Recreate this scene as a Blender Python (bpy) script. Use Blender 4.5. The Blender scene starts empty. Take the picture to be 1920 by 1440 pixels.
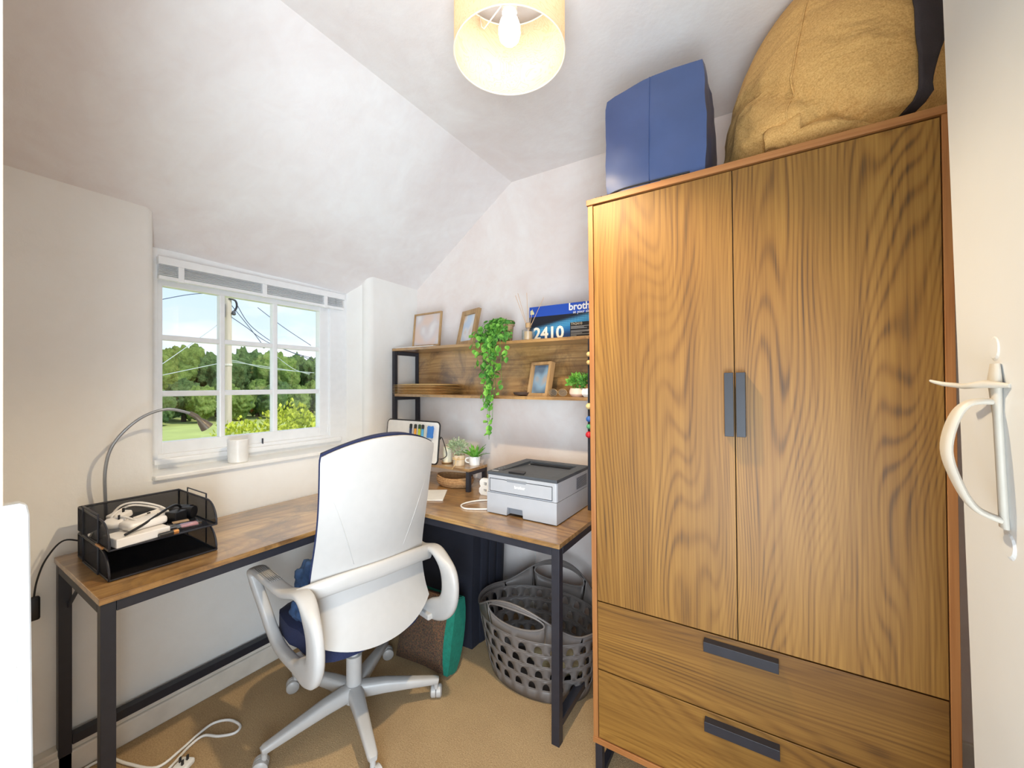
import bpy, bmesh, math, random
from mathutils import Vector, Matrix, noise
random.seed(7)
PI = math.pi
scene = bpy.context.scene
COL = scene.collection

# ------------------------------------------------------------------ camera
cam_data = bpy.data.cameras.new('camera')
cam_data.sensor_width = 36.0
cam_data.lens = 760.0 / 1920.0 * 36.0
cam_data.clip_start = 0.02
cam_data.clip_end = 600
cam = bpy.data.objects.new('camera', cam_data)
COL.objects.link(cam)
cam.location = (0.0, 0.0, 1.34)
cam.rotation_euler = (PI / 2, 0.0, math.atan(481.0 / 760.0))
scene.camera = cam

# ------------------------------------------------------------------ colour management
vs = scene.view_settings
vs.view_transform = 'Standard'
vs.look = 'None'
vs.gamma = 1.0
vs.use_curve_mapping = False
vs.exposure = 0.12
scene.cycles.max_bounces = 10
scene.cycles.diffuse_bounces = 7
scene.cycles.transparent_max_bounces = 16
scene.cycles.use_denoising = True
scene.cycles.sample_clamp_indirect = 8.0

# ------------------------------------------------------------------ world: pale summer sky with thin cloud
SKY_STRENGTH = 1.25
world = bpy.data.worlds.new('summer_sky')
scene.world = world
world.use_nodes = True
wn, wl = world.node_tree.nodes, world.node_tree.links
wn.clear()
w_out = wn.new('ShaderNodeOutputWorld')
w_bg = wn.new('ShaderNodeBackground')
w_tc = wn.new('ShaderNodeTexCoord')
w_sep = wn.new('ShaderNodeSeparateXYZ')
w_ramp = wn.new('ShaderNodeValToRGB')
w_map = wn.new('ShaderNodeMapping')
w_noise = wn.new('ShaderNodeTexNoise')
w_cr = wn.new('ShaderNodeValToRGB')
w_mix = wn.new('ShaderNodeMix')
w_mix.data_type = 'RGBA'
wl.new(w_tc.outputs['Generated'], w_sep.inputs[0])
wl.new(w_sep.outputs['Z'], w_ramp.inputs[0])
e = w_ramp.color_ramp.elements
e[0].position = 0.0; e[0].color = (0.74, 0.86, 0.98, 1)
e[1].position = 0.6; e[1].color = (0.34, 0.56, 0.90, 1)
wl.new(w_tc.outputs['Generated'], w_map.inputs[0])
w_map.inputs['Scale'].default_value = (2.2, 2.2, 5.0)
w_noise.inputs['Scale'].default_value = 1.9
w_noise.inputs['Detail'].default_value = 6
wl.new(w_map.outputs[0], w_noise.inputs['Vector'])
wl.new(w_noise.outputs[0], w_cr.inputs[0])
e = w_cr.color_ramp.elements
e[0].position = 0.42; e[0].color = (0, 0, 0, 1)
e[1].position = 0.66; e[1].color = (1, 1, 1, 1)
wl.new(w_cr.outputs[0], w_mix.inputs[0])
wl.new(w_ramp.outputs[0], w_mix.inputs[6])
w_mix.inputs[7].default_value = (0.97, 0.98, 1.0, 1)
wl.new(w_mix.outputs[2], w_bg.inputs['Color'])
w_bg.inputs['Strength'].default_value = SKY_STRENGTH
wl.new(w_bg.outputs[0], w_out.inputs['Surface'])

# ------------------------------------------------------------------ sun (over the roof, never entering the room)
sun_d = bpy.data.lights.new('sun', 'SUN')
sun_d.energy = 3.2
sun_d.angle = 0.02
sun_d.color = (1.0, 0.95, 0.86)
sun = bpy.data.objects.new('sun', sun_d)
COL.objects.link(sun)
sun.location = (8, 4, 12)
sun.rotation_euler = Vector((-0.62, -0.22, -0.75)).to_track_quat('-Z', 'Y').to_euler()

# ------------------------------------------------------------------ added fill light behind the camera, brightens the room
FILL_POWER = 67
ar_d = bpy.data.lights.new('added_fill', 'AREA')
ar_d.shape = 'RECTANGLE'
ar_d.size = 0.7
ar_d.size_y = 1.6
ar_d.energy = FILL_POWER
ar_d.color = (0.76, 0.89, 1.0)
ar = bpy.data.objects.new('added_fill', ar_d)
COL.objects.link(ar)
ar.location = (0.22, -0.46, 1.00)
ar.rotation_euler = Vector((-0.70, 0.58, 0.55)).to_track_quat('-Z', 'Y').to_euler()
BULB_STRENGTH = 34.0
SPOT_POWER = 78.0

# ================================================================== helpers
def lin(c):
    c = c / 255.0
    return c / 12.92 if c <= 0.04045 else ((c + 0.055) / 1.055) ** 2.4
def rgb(r, g, b):
    return (lin(r), lin(g), lin(b), 1.0)

class NT:
    """small node-tree writer"""
    def __init__(self, name):
        self.m = bpy.data.materials.new(name)
        self.m.use_nodes = True
        self.n = self.m.node_tree.nodes
        self.l = self.m.node_tree.links
        self.n.clear()
        self.out = self.n.new('ShaderNodeOutputMaterial')
        self.b = self.n.new('ShaderNodeBsdfPrincipled')
        self.l.new(self.b.outputs[0], self.out.inputs['Surface'])
        self.tc = self.n.new('ShaderNodeTexCoord')
    def link(self, a, b):
        self.l.new(a, b)
    def coords(self, scale=(1, 1, 1), rot=(0, 0, 0)):
        mp = self.n.new('ShaderNodeMapping')
        mp.inputs['Scale'].default_value = scale
        mp.inputs['Rotation'].default_value = rot
        self.link(self.tc.outputs['Object'], mp.inputs[0])
        return mp.outputs[0]
    def noise(self, vec, scale=5, detail=2, rough=0.5, dist=0.0):
        t = self.n.new('ShaderNodeTexNoise')
        t.inputs['Scale'].default_value = scale
        t.inputs['Detail'].default_value = detail
        t.inputs['Roughness'].default_value = rough
        t.inputs['Distortion'].default_value = dist
        self.link(vec, t.inputs['Vector'])
        return t.outputs[0]
    def math(self, op, a, b=None):
        t = self.n.new('ShaderNodeMath')
        t.operation = op
        for i, v in enumerate((a, b)):
            if v is None: continue
            if isinstance(v, (int, float)): t.inputs[i].default_value = v
            else: self.link(v, t.inputs[i])
        return t.outputs[0]
    def ramp(self, fac, stops):
        t = self.n.new('ShaderNodeValToRGB')
        el = t.color_ramp.elements
        while len(el) < len(stops): el.new(0.5)
        for q, (p, c) in zip(el, stops):
            q.position = p
            q.color = c if len(c) == 4 else (*c, 1)
        self.link(fac, t.inputs[0])
        return t.outputs[0]
    def mix(self, fac, a, b, mode='MIX'):
        t = self.n.new('ShaderNodeMix')
        t.data_type = 'RGBA'
        t.blend_type = mode
        for i, v in ((0, fac), (6, a), (7, b)):
            if isinstance(v, (int, float)): t.inputs[i].default_value = v
            elif isinstance(v, tuple): t.inputs[i].default_value = v
            else: self.link(v, t.inputs[i])
        return t.outputs[2]
    def bump(self, h, strength=0.2, dist=0.01):
        t = self.n.new('ShaderNodeBump')
        t.inputs['Strength'].default_value = strength
        t.inputs['Distance'].default_value = dist
        self.link(h, t.inputs['Height'])
        self.link(t.outputs[0], self.b.inputs['Normal'])
    def base(self, v):
        if isinstance(v, tuple): self.b.inputs['Base Color'].default_value = v
        else: self.link(v, self.b.inputs['Base Color'])

def plain(name, c, rough=0.5, metal=0.0, var=0.06, vscale=30, bump=0.0, bscale=300, spec=0.5, stretch=(1, 1, 1)):
    """a single-colour procedural finish with slight variation and relief"""
    t = NT(name)
    v = t.noise(t.coords(stretch), vscale, 3)
    lo = tuple(max(0, x * (1 - var)) for x in c[:3]) + (1,)
    hi = tuple(min(1, x * (1 + var)) for x in c[:3]) + (1,)
    t.base(t.ramp(v, [(0.3, lo), (0.7, hi)]))
    t.b.inputs['Roughness'].default_value = rough
    t.b.inputs['Metallic'].default_value = metal
    t.b.inputs['Specular IOR Level'].default_value = spec
    if bump:
        t.bump(t.noise(t.coords(stretch), bscale, 3), bump, 0.003)
    return t.m

def wood(name, light, mid, dark, grain='z', rough=0.5, k=1.0, rings=15.0, patch=0.0, patchcol=None, seed=0.0):
    """veneer: contour lines of a stretched noise give cathedral arches and knots, plus fine fibres"""
    t = NT(name)
    ax = 'xyz'.index(grain)
    s = [3.0 * k] * 3; s[ax] = 0.55 * k
    f = [210.0] * 3; f[ax] = 3.5
    c1 = t.coords(tuple(s), (0.0, 0.0, 0.0))
    n1 = t.noise(c1, 1.0, 2.2, 0.42, 0.2)
    lean = [1.1 * k] * 3; lean[ax] = 0.0
    sp3 = t.n.new('ShaderNodeVectorMath'); sp3.operation = 'DOT_PRODUCT'
    t.link(t.tc.outputs['Object'], sp3.inputs[0]); sp3.inputs[1].default_value = tuple(lean)
    fld = t.math('ADD', n1, sp3.outputs['Value'])
    fr_ = t.math('SINE', t.math('MULTIPLY', fld, rings * 2 * PI))
    fr_ = t.math('POWER', t.math('ADD', t.math('MULTIPLY', fr_, 0.5), 0.5), 2.2)
    wob = [9.0] * 3; wob[ax] = 1.5
    amp = t.ramp(t.noise(t.coords(tuple(wob)), 1.0, 2, 0.5), [(0.35, (0.25, 0.25, 0.25)), (0.65, (1, 1, 1))])
    ring = t.math('SUBTRACT', 1.0, t.math('MULTIPLY', fr_, amp))
    fib = t.noise(t.coords(tuple(f)), 1.0, 3, 0.6)
    f2 = [26.0] * 3; f2[ax] = 1.3
    streak = t.noise(t.coords(tuple(f2)), 1.0, 3, 0.6)
    v = t.math('ADD', t.math('MULTIPLY', ring, 0.17), t.math('ADD', t.math('MULTIPLY', fib, 0.42), t.math('MULTIPLY', streak, 0.34)))
    big = t.noise(t.coords(tuple(x * 0.7 for x in s)), 1.0, 3, 0.6)
    col = t.ramp(v, [(0.28, dark), (0.45, mid), (0.68, light)])
    shade = t.ramp(big, [(0.30, (0.62, 0.58, 0.52)), (0.62, (1.0, 1.0, 1.0))])
    col = t.mix(1.0, col, shade, 'MULTIPLY')
    vo = t.n.new('ShaderNodeTexVoronoi'); vo.inputs['Scale'].default_value = 1.0
    kk = [4.5] * 3; kk[ax] = 2.2
    t.link(t.coords(tuple(kk)), vo.inputs['Vector'])
    knot = t.ramp(vo.outputs['Distance'], [(0.03, (0.85, 0.85, 0.85)), (0.11, (0, 0, 0))])
    col = t.mix(knot, col, dark)
    if patch:
        pn = t.noise(t.coords((3.2, 3.2, 3.2)), 1.6, 6, 0.7, 0.8)
        pf = t.ramp(pn, [(0.46, (0, 0, 0)), (0.66, (patch, patch, patch))])
        col = t.mix(pf, col, patchcol)
    t.base(col)
    t.b.inputs['Roughness'].default_value = rough
    t.bump(v, 0.06, 0.002)
    return t.m

def plaster(name, c1, c2, scale=1.6, bump=0.16):
    t = NT(name)
    n = t.noise(t.coords((1, 1, 1)), scale, 6, 0.62, 0.7)
    n2 = t.noise(t.coords((1, 1, 1)), 9, 5, 0.6, 1.0)
    t.base(t.mix(0.25, t.ramp(n, [(0.35, c1), (0.68, c2)]), t.ramp(n2, [(0.35, c1), (0.7, c2)])))
    t.b.inputs['Roughness'].default_value = 0.85
    t.b.inputs['Specular IOR Level'].default_value = 0.25
    h = t.math('ADD', t.math('MULTIPLY', t.noise(t.coords(), 3.0, 2), 3.0), t.noise(t.coords(), 40, 4, 0.6))
    t.bump(h, bump, 0.006)
    return t.m

# ------------------------------------------------------------------ mesh builder
class MB:
    def __init__(self):
        self.v, self.f = [], []
    def add(self, vs, fs):
        o = len(self.v)
        self.v += [tuple(p) for p in vs]
        self.f += [tuple(i + o for i in q) for q in fs]
        return self
    def box(self, x0, x1, y0, y1, z0, z1, bevel=0.0, seg=2):
        if bevel <= 0:
            return self.add([(x0, y0, z0), (x1, y0, z0), (x1, y1, z0), (x0, y1, z0), (x0, y0, z1), (x1, y0, z1), (x1, y1, z1), (x0, y1, z1)],
                            [(0, 3, 2, 1), (4, 5, 6, 7), (0, 1, 5, 4), (1, 2, 6, 5), (2, 3, 7, 6), (3, 0, 4, 7)])
        bm = bmesh.new()
        bmesh.ops.create_cube(bm, size=1.0)
        for q in bm.verts:
            q.co = Vector(((x0 + x1) / 2 + q.co.x * (x1 - x0), (y0 + y1) / 2 + q.co.y * (y1 - y0), (z0 + z1) / 2 + q.co.z * (z1 - z0)))
        bmesh.ops.bevel(bm, geom=list(bm.edges), offset=bevel, segments=seg, profile=0.5, affect='EDGES')
        return self.bm(bm)
    def bm(self, bm, mat=None):
        bm.verts.index_update()
        self.add([(mat @ q.co if mat else q.co) for q in bm.verts], [[q.index for q in fc.verts] for fc in bm.faces])
        bm.free()
        return self
    def xf(self, mat, start=0):
        for i in range(start, len(self.v)):
            self.v[i] = tuple(mat @ Vector(self.v[i]))
        return self
    def bar(self, a, b, w, h, up=(0, 0, 1)):
        """straight bar of rectangular section between two points"""
        a, b = Vector(a), Vector(b)
        d = (b - a).normalized()
        s = d.cross(Vector(up))
        if s.length < 1e-4: s = d.cross(Vector((0, 1, 0)))
        s.normalize(); u = s.cross(d)
        p = []
        for c in (a, b):
            for i, j in ((-1, -1), (1, -1), (1, 1), (-1, 1)):
                p.append(c + s * (i * w / 2) + u * (j * h / 2))
        return self.add(p, [(0, 3, 2, 1), (4, 5, 6, 7), (0, 1, 5, 4), (1, 2, 6, 5), (2, 3, 7, 6), (3, 0, 4, 7)])
    def tube(self, pts, r, n=8, closed=False, caps=True, taper=None):
        pts = [Vector(p) for p in pts]
        m = len(pts)
        ref = None
        rings = []
        for i, p in enumerate(pts):
            a = pts[i - 1] if (i > 0 or closed) else p
            b = pts[(i + 1) % m] if (i < m - 1 or closed) else p
            d = (b - a).normalized()
            if ref is None:
                ref = d.orthogonal().normalized()
            ref = (ref - d * ref.dot(d))
            if ref.length < 1e-5: ref = d.orthogonal()
            ref.normalize()
            s = d.cross(ref)
            rr = r[i] if isinstance(r, (list, tuple)) else r
            rings.append([p + (ref * math.cos(2 * PI * k / n) + s * math.sin(2 * PI * k / n)) * rr for k in range(n)])
        vs = [q for g in rings for q in g]
        fs = []
        for i in range(m if closed else m - 1):
            j = (i + 1) % m
            for k in range(n):
                fs.append((i * n + k, i * n + (k + 1) % n, j * n + (k + 1) % n, j * n + k))
        if caps and not closed:
            fs.append(tuple(range(n))[::-1])
            fs.append(tuple((m - 1) * n + k for k in range(n)))
        return self.add(vs, fs)
    def sweep(self, pts, side, sec, n=12, closed=False, sq=2.6):
        """superelliptic section (w along side, h across) swept along a path; sec = (w,h) or a list of them"""
        pts = [Vector(p) for p in pts]
        m = len(pts)
        vs, fs = [], []
        for i, p in enumerate(pts):
            a = pts[i - 1] if (i > 0 or closed) else p
            b = pts[(i + 1) % m] if (i < m - 1 or closed) else p
            d = (b - a).normalized()
            s = Vector(side[i] if isinstance(side, list) else side)
            s = (s - d * s.dot(d)).normalized()
            u = d.cross(s)
            w, h = sec[i] if isinstance(sec, list) else sec
            for k in range(n):
                t = 2 * PI * k / n
                c, q = math.cos(t), math.sin(t)
                c = math.copysign(abs(c) ** (2 / sq), c); q = math.copysign(abs(q) ** (2 / sq), q)
                vs.append(p + s * (c * w / 2) + u * (q * h / 2))
        for i in range(m if closed else m - 1):
            j = (i + 1) % m
            for k in range(n):
                fs.append((i * n + k, i * n + (k + 1) % n, j * n + (k + 1) % n, j * n + k))
        if not closed:
            fs.append(tuple(range(n))[::-1])
            fs.append(tuple((m - 1) * n + k for k in range(n)))
        return self.add(vs, fs)
    def lathe(self, prof, c=(0, 0, 0), n=24, sx=1.0, sy=1.0, caps=True):
        vs, fs = [], []
        for r, z in prof:
            for k in range(n):
                t = 2 * PI * k / n
                vs.append((c[0] + r * sx * math.cos(t), c[1] + r * sy * math.sin(t), c[2] + z))
        m = len(prof)
        for i in range(m - 1):
            for k in range(n):
                fs.append((i * n + k, i * n + (k + 1) % n, (i + 1) * n + (k + 1) % n, (i + 1) * n + k))
        if caps:
            fs.append(tuple(range(n))[::-1])
            fs.append(tuple((m - 1) * n + k for k in range(n)))
        return self.add(vs, fs)
    def prism(self, poly, z0, z1):
        """plan polygon (x,y) extruded in z"""
        n = len(poly)
        vs = [(x, y, z0) for x, y in poly] + [(x, y, z1) for x, y in poly]
        return self.add(vs, [tuple(range(n))[::-1], tuple(range(n, 2 * n))] + [(i, (i + 1) % n, n + (i + 1) % n, n + i) for i in range(n)])
    def prism_on(self, poly, o, ux, uy, depth):
        """2-D polygon on a frame (origin, ux, uy) extruded along ux x uy by depth"""
        o, ux, uy = Vector(o), Vector(ux), Vector(uy)
        nn = ux.cross(uy).normalized() * depth
        n = len(poly)
        a = [o + ux * x + uy * y for x, y in poly]
        return self.add(a + [p + nn for p in a], [tuple(range(n))[::-1], tuple(range(n, 2 * n))] + [(i, (i + 1) % n, n + (i + 1) % n, n + i) for i in range(n)])
    def slab(self, fn, ns, nt, thick):
        """parametric sheet fn(s,t) in [0,1]^2 with thickness along its normal"""
        P = [[Vector(fn(i / ns, j / nt)) for j in range(nt + 1)] for i in range(ns + 1)]
        N = []
        for i in range(ns + 1):
            row = []
            for j in range(nt + 1):
                du = P[min(i + 1, ns)][j] - P[max(i - 1, 0)][j]
                dv = P[i][min(j + 1, nt)] - P[i][max(j - 1, 0)]
                q = du.cross(dv)
                row.append(q.normalized() if q.length > 1e-9 else Vector((0, 0, 0)))
            N.append(row)
        w = nt + 1
        A = [P[i][j] for i in range(ns + 1) for j in range(w)]
        B = [P[i][j] + N[i][j] * thick for i in range(ns + 1) for j in range(w)]
        o = len(A)
        fs = []
        for i in range(ns):
            for j in range(nt):
                a, b, c, d = i * w + j, (i + 1) * w + j, (i + 1) * w + j + 1, i * w + j + 1
                fs.append((d, c, b, a)); fs.append((a + o, b + o, c + o, d + o))
        for i in range(ns):
            a, b = i * w, (i + 1) * w
            fs.append((a, b, b + o, a + o))
            a, b = i * w + nt, (i + 1) * w + nt
            fs.append((b, a, a + o, b + o))
        for j in range(nt):
            a, b = j, j + 1
            fs.append((b, a, a + o, b + o))
            a, b = ns * w + j, ns * w + j + 1
            fs.append((a, b, b + o, a + o))
        return self.add(A + B, fs)
    def ico(self, c, r, sub=3, fn=None):
        bm = bmesh.new()
        bmesh.ops.create_icosphere(bm, subdivisions=sub, radius=1.0)
        rr = r if isinstance(r, (tuple, list)) else (r, r, r)
        for q in bm.verts:
            k = fn(q.co) if fn else 1.0
            q.co = Vector((c[0] + q.co.x * rr[0] * k, c[1] + q.co.y * rr[1] * k, c[2] + q.co.z * rr[2] * k))
        return self.bm(bm)
    def mesh(self, name, smooth=None):
        me = bpy.data.meshes.new(name)
        me.from_pydata(self.v, [], self.f)
        me.validate()
        bm = bmesh.new(); bm.from_mesh(me)
        bmesh.ops.recalc_face_normals(bm, faces=bm.faces)
        bm.to_mesh(me); bm.free()
        if smooth is not None:
            for p in me.polygons: p.use_smooth = True
            if smooth < 180:
                me.set_sharp_from_angle(angle=math.radians(smooth))
        return me

def obj(name, me, m, parent=None, loc=None, smooth=None):
    """link one mesh object; a parented part given in world space is moved into its parent's space"""
    if isinstance(me, MB):
        if parent is not None and parent.get('_w'):
            o = Vector(parent['_o'])
            me.v = [tuple(Vector(p) - o) for p in me.v]
        me = me.mesh(name, smooth)
    if m is not None and not me.materials: me.materials.append(m)
    ob = bpy.data.objects.new(name, me)
    COL.objects.link(ob)
    if parent is not None: ob.parent = parent
    if loc is not None: ob.location = loc
    if parent is not None and parent.get('_w'):
        ob['_w'] = 1; ob['_o'] = parent['_o']
    return ob
def tag(o, label=None, cat=None, group=None, kind=None):
    if label: o['label'] = label
    if cat: o['category'] = cat
    if group: o['group'] = group
    if kind: o['kind'] = kind
    return o
def thing(name, label, cat, loc=(0, 0, 0), rotz=0.0, group=None, world=True):
    """an Empty at the thing's base that parents its parts; world=True: parts are written in world space"""
    o = bpy.data.objects.new(name, None)
    COL.objects.link(o)
    o.empty_display_size = 0.05
    o.location = loc
    o.rotation_euler = (0, 0, rotz)
    if world:
        o['_w'] = 1; o['_o'] = tuple(loc)
    return tag(o, label, cat, group)
def single(name, mb, m, label, cat, base, group=None, smooth=None):
    """a thing that is one mesh, written in world space, with its origin at base"""
    b = Vector(base)
    mb.v = [tuple(Vector(p) - b) for p in mb.v]
    return tag(obj(name, mb, m, None, base, smooth), label, cat, group)
def struct(name, mb, m, label=None, smooth=None):
    o = obj(name, mb, m, None, None, smooth)
    return tag(o, label, None, None, 'structure')
def catmull(pts, n=6, closed=False):
    pts = [Vector(p) for p in pts]
    m = len(pts)
    out = []
    for i in range(m if closed else m - 1):
        if closed:
            p0, p1, p2, p3 = pts[i - 1], pts[i], pts[(i + 1) % m], pts[(i + 2) % m]
        else:
            p0, p1, p2, p3 = pts[max(i - 1, 0)], pts[i], pts[i + 1], pts[min(i + 2, m - 1)]
        for k in range(n):
            t = k / n
            out.append(0.5 * ((2 * p1) + (p2 - p0) * t + (2 * p0 - 5 * p1 + 4 * p2 - p3) * t * t + (3 * p1 - p0 - 3 * p2 + p3) * t ** 3))
    if not closed: out.append(pts[-1])
    return out
def rrect(w, h, r, n=5):
    """rounded rectangle, centred"""
    p = []
    for cx, cy, a in ((w / 2 - r, h / 2 - r, 0), (-w / 2 + r, h / 2 - r, 90), (-w / 2 + r, -h / 2 + r, 180), (w / 2 - r, -h / 2 + r, 270)):
        for k in range(n + 1):
            t = math.radians(a + 90 * k / n)
            p.append((cx + r * math.cos(t), cy + r * math.sin(t)))
    return p
def text_part(name, body, size, o, ux, uy, m, parent, bold=0.0, shear=0.0, depth=0.0006):
    """flat lettering as a thin mesh on the frame (o, ux, uy)"""
    cu = bpy.data.curves.new(name, 'FONT')
    cu.body = body
    cu.size = size
    cu.offset = bold
    cu.shear = shear
    cu.extrude = depth
    cu.resolution_u = 3
    tmp = bpy.data.objects.new(name, cu)
    COL.objects.link(tmp)
    dg = bpy.context.evaluated_depsgraph_get()
    src = tmp.evaluated_get(dg).to_mesh()
    b = MB()
    ux, uy, o = Vector(ux).normalized(), Vector(uy).normalized(), Vector(o)
    nz = ux.cross(uy)
    b.add([o + ux * q.co.x + uy * q.co.y + nz * q.co.z for q in src.vertices], [list(p.vertices) for p in src.polygons])
    tmp.evaluated_get(dg).to_mesh_clear()
    bpy.data.objects.remove(tmp)
    bpy.data.curves.remove(cu)
    return obj(name, b, m, parent)

# ================================================================== materials
M = {}
M['wall'] = plaster('wall_plaster', rgb(234, 231, 226), rgb(241, 240, 237), 1.4)
M['slope'] = plaster('ceiling_plaster', rgb(226, 218, 216), rgb(241, 241, 241), 1.2)
M['back'] = plaster('back_wall_plaster', rgb(228, 214, 208), rgb(240, 236, 233), 1.5)
M['white'] = plain('white_paint', rgb(238, 237, 234), 0.35, var=0.03)
M['white_worn'] = plain('worn_white_paint', rgb(216, 210, 200), 0.5, var=0.08, vscale=12, bump=0.1, bscale=60)
M['door'] = plain('door_paint', rgb(206, 207, 208), 0.4, var=0.02, vscale=6, bump=0.06, bscale=40)
M['handle'] = plain('handle_paint', rgb(192, 184, 172), 0.45, var=0.06, vscale=20, bump=0.1, bscale=60)
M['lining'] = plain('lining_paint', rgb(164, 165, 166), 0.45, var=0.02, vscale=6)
M['upvc'] = plain('window_paint', rgb(240, 241, 242), 0.3, var=0.02)
M['metal'] = plain('black_powder_coat', rgb(37, 38, 47), 0.45, var=0.1, bump=0.05)
M['black'] = plain('black_plastic', rgb(26, 26, 29), 0.4, var=0.1)
M['charcoal'] = plain('charcoal_plastic', rgb(72, 77, 84), 0.5, var=0.06)
M['printer'] = plain('pale_grey_plastic', rgb(176, 179, 185), 0.45, var=0.02)
M['printer_dim'] = plain('grey_plastic', rgb(132, 137, 145), 0.5, var=0.02)
M['chair'] = plain('white_nylon', rgb(184, 182, 180), 0.38, var=0.02)
M['chair_groove'] = plain('grooved_nylon', rgb(168, 165, 162), 0.5, var=0.02)
M['navy'] = plain('navy_mesh_fabric', rgb(30, 38, 72), 0.9, var=0.15, vscale=200, bump=0.3, bscale=600)
M['denim'] = plain('blue_denim', rgb(40, 64, 98), 0.9, var=0.3, vscale=60, bump=0.3, bscale=500)
M['ward'] = wood('oak_veneer_upright', rgb(166, 122, 54), rgb(134, 92, 33), rgb(76, 50, 18), 'z', 0.5, 1.0, 52)
M['ward_h'] = wood('oak_veneer_level', rgb(166, 122, 54), rgb(134, 92, 33), rgb(76, 50, 18), 'x', 0.5, 1.0, 48)
M['ward_edge'] = wood('oak_edge_band', rgb(192, 134, 78), rgb(168, 108, 58), rgb(130, 80, 40), 'z', 0.5, 1.0, 10)
M['ward_top'] = wood('oak_edge_band_level', rgb(192, 134, 78), rgb(168, 108, 58), rgb(130, 80, 40), 'x', 0.5, 1.0, 10)
M['desk_y'] = wood('rustic_board_long', rgb(204, 164, 106), rgb(164, 122, 72), rgb(102, 74, 46), 'y', 0.28, 1.3, 14, 0.75, rgb(82, 60, 44))
M['desk_x'] = wood('rustic_board_across', rgb(204, 164, 106), rgb(164, 122, 72), rgb(102, 74, 46), 'x', 0.28, 1.3, 14, 0.75, rgb(82, 60, 44))
for q in ('desk_y', 'desk_x'):
    bs_ = M[q].node_tree.nodes['Principled BSDF'] if 'Principled BSDF' in M[q].node_tree.nodes else [x for x in M[q].node_tree.nodes if x.type == 'BSDF_PRINCIPLED'][0]
    bs_.inputs['Coat Weight'].default_value = 0.9
    bs_.inputs['Coat Roughness'].default_value = 0.22
    bs_.inputs['Coat IOR'].default_value = 1.7
M['frame_wood'] = wood('pale_frame_wood', rgb(206, 172, 128), rgb(184, 148, 104), rgb(140, 106, 68), 'z', 0.55, 3, 6)
M['glossy_gap'] = plain('dark_gap', rgb(40, 30, 22), 0.8)
t = NT('carpet')
n1 = t.noise(t.coords(), 220, 4, 0.7); n2 = t.noise(t.coords(), 5, 4, 0.6)
t.base(t.mix(0.35, t.ramp(n1, [(0.3, rgb(142, 114, 80)), (0.7, rgb(214, 186, 146))]), t.ramp(n2, [(0.3, rgb(164, 136, 100)), (0.7, rgb(198, 168, 126))])))
t.b.inputs['Roughness'].default_value = 1.0
t.b.inputs['Specular IOR Level'].default_value = 0.1
t.bump(n1, 0.7, 0.006)
M['carpet'] = t.m

def mixshader(name, a_kind, b_kind, fac, ca=None, cb=None, rough=0.1):
    m = bpy.data.materials.new(name)
    m.use_nodes = True
    n, l = m.node_tree.nodes, m.node_tree.links
    n.clear()
    out = n.new('ShaderNodeOutputMaterial')
    mx = n.new('ShaderNodeMixShader')
    mx.inputs[0].default_value = fac
    A, B = n.new(a_kind), n.new(b_kind)
    if ca: A.inputs['Color'].default_value = ca
    if cb: B.inputs['Color'].default_value = cb
    if 'Roughness' in B.inputs: B.inputs['Roughness'].default_value = rough
    l.new(A.outputs[0], mx.inputs[1]); l.new(B.outputs[0], mx.inputs[2]); l.new(mx.outputs[0], out.inputs[0])
    return m
M['glass'] = mixshader('window_glass', 'ShaderNodeBsdfTransparent', 'ShaderNodeBsdfGlossy', 0.04, (0.97, 0.98, 0.98, 1), (1, 1, 1, 1), 0.02)
M['clear'] = mixshader('clear_plastic', 'ShaderNodeBsdfTransparent', 'ShaderNodeBsdfGlossy', 0.18, (0.92, 0.94, 0.95, 1), (1, 1, 1, 1), 0.08)
M['mesh'] = mixshader('black_wire_mesh', 'ShaderNodeBsdfTransparent', 'ShaderNodeBsdfGlossy', 0.66, (1, 1, 1, 1), rgb(84, 86, 94), 0.5)
M['shade'] = None
m = bpy.data.materials.new('lamp_shade_fabric'); m.use_nodes = True
n, l = m.node_tree.nodes, m.node_tree.links; n.clear()
out = n.new('ShaderNodeOutputMaterial'); mx = n.new('ShaderNodeMixShader'); mx.inputs[0].default_value = 0.32
d_, tr = n.new('ShaderNodeBsdfDiffuse'), n.new('ShaderNodeBsdfTranslucent')
tcn = n.new('ShaderNodeTexCoord'); wv = n.new('ShaderNodeTexNoise'); wv.inputs['Scale'].default_value = 9; wv.inputs['Distortion'].default_value = 3.0
rp = n.new('ShaderNodeValToRGB'); l.new(tcn.outputs['Object'], wv.inputs['Vector']); l.new(wv.outputs[0], rp.inputs[0])
mm = n.new('ShaderNodeMath'); mm.operation = 'MULTIPLY'; mm.inputs[1].default_value = 60; l.new(wv.outputs[0], mm.inputs[0])
ms = n.new('ShaderNodeMath'); ms.operation = 'SINE'; l.new(mm.outputs[0], ms.inputs[0]); l.new(ms.outputs[0], rp.inputs[0])
rp.color_ramp.elements[0].position = 0.5; rp.color_ramp.elements[0].color = rgb(228, 204, 172)
rp.color_ramp.elements[1].position = 1.0; rp.color_ramp.elements[1].color = rgb(212, 186, 150)
l.new(rp.outputs[0], d_.inputs['Color']); tr.inputs['Color'].default_value = rgb(236, 200, 156)
l.new(d_.outputs[0], mx.inputs[1]); l.new(tr.outputs[0], mx.inputs[2]); l.new(mx.outputs[0], out.inputs[0])
M['shade'] = m
M['shade_in'] = plain('shade_lining', rgb(246, 236, 214), 0.7, var=0.02)
m = bpy.data.materials.new('lit_bulb'); m.use_nodes = True
n, l = m.node_tree.nodes, m.node_tree.links; n.clear()
out = n.new('ShaderNodeOutputMaterial'); em = n.new('ShaderNodeEmission')
em.inputs['Color'].default_value = (1.0, 0.95, 0.88, 1); em.inputs['Strength'].default_value = BULB_STRENGTH
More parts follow.
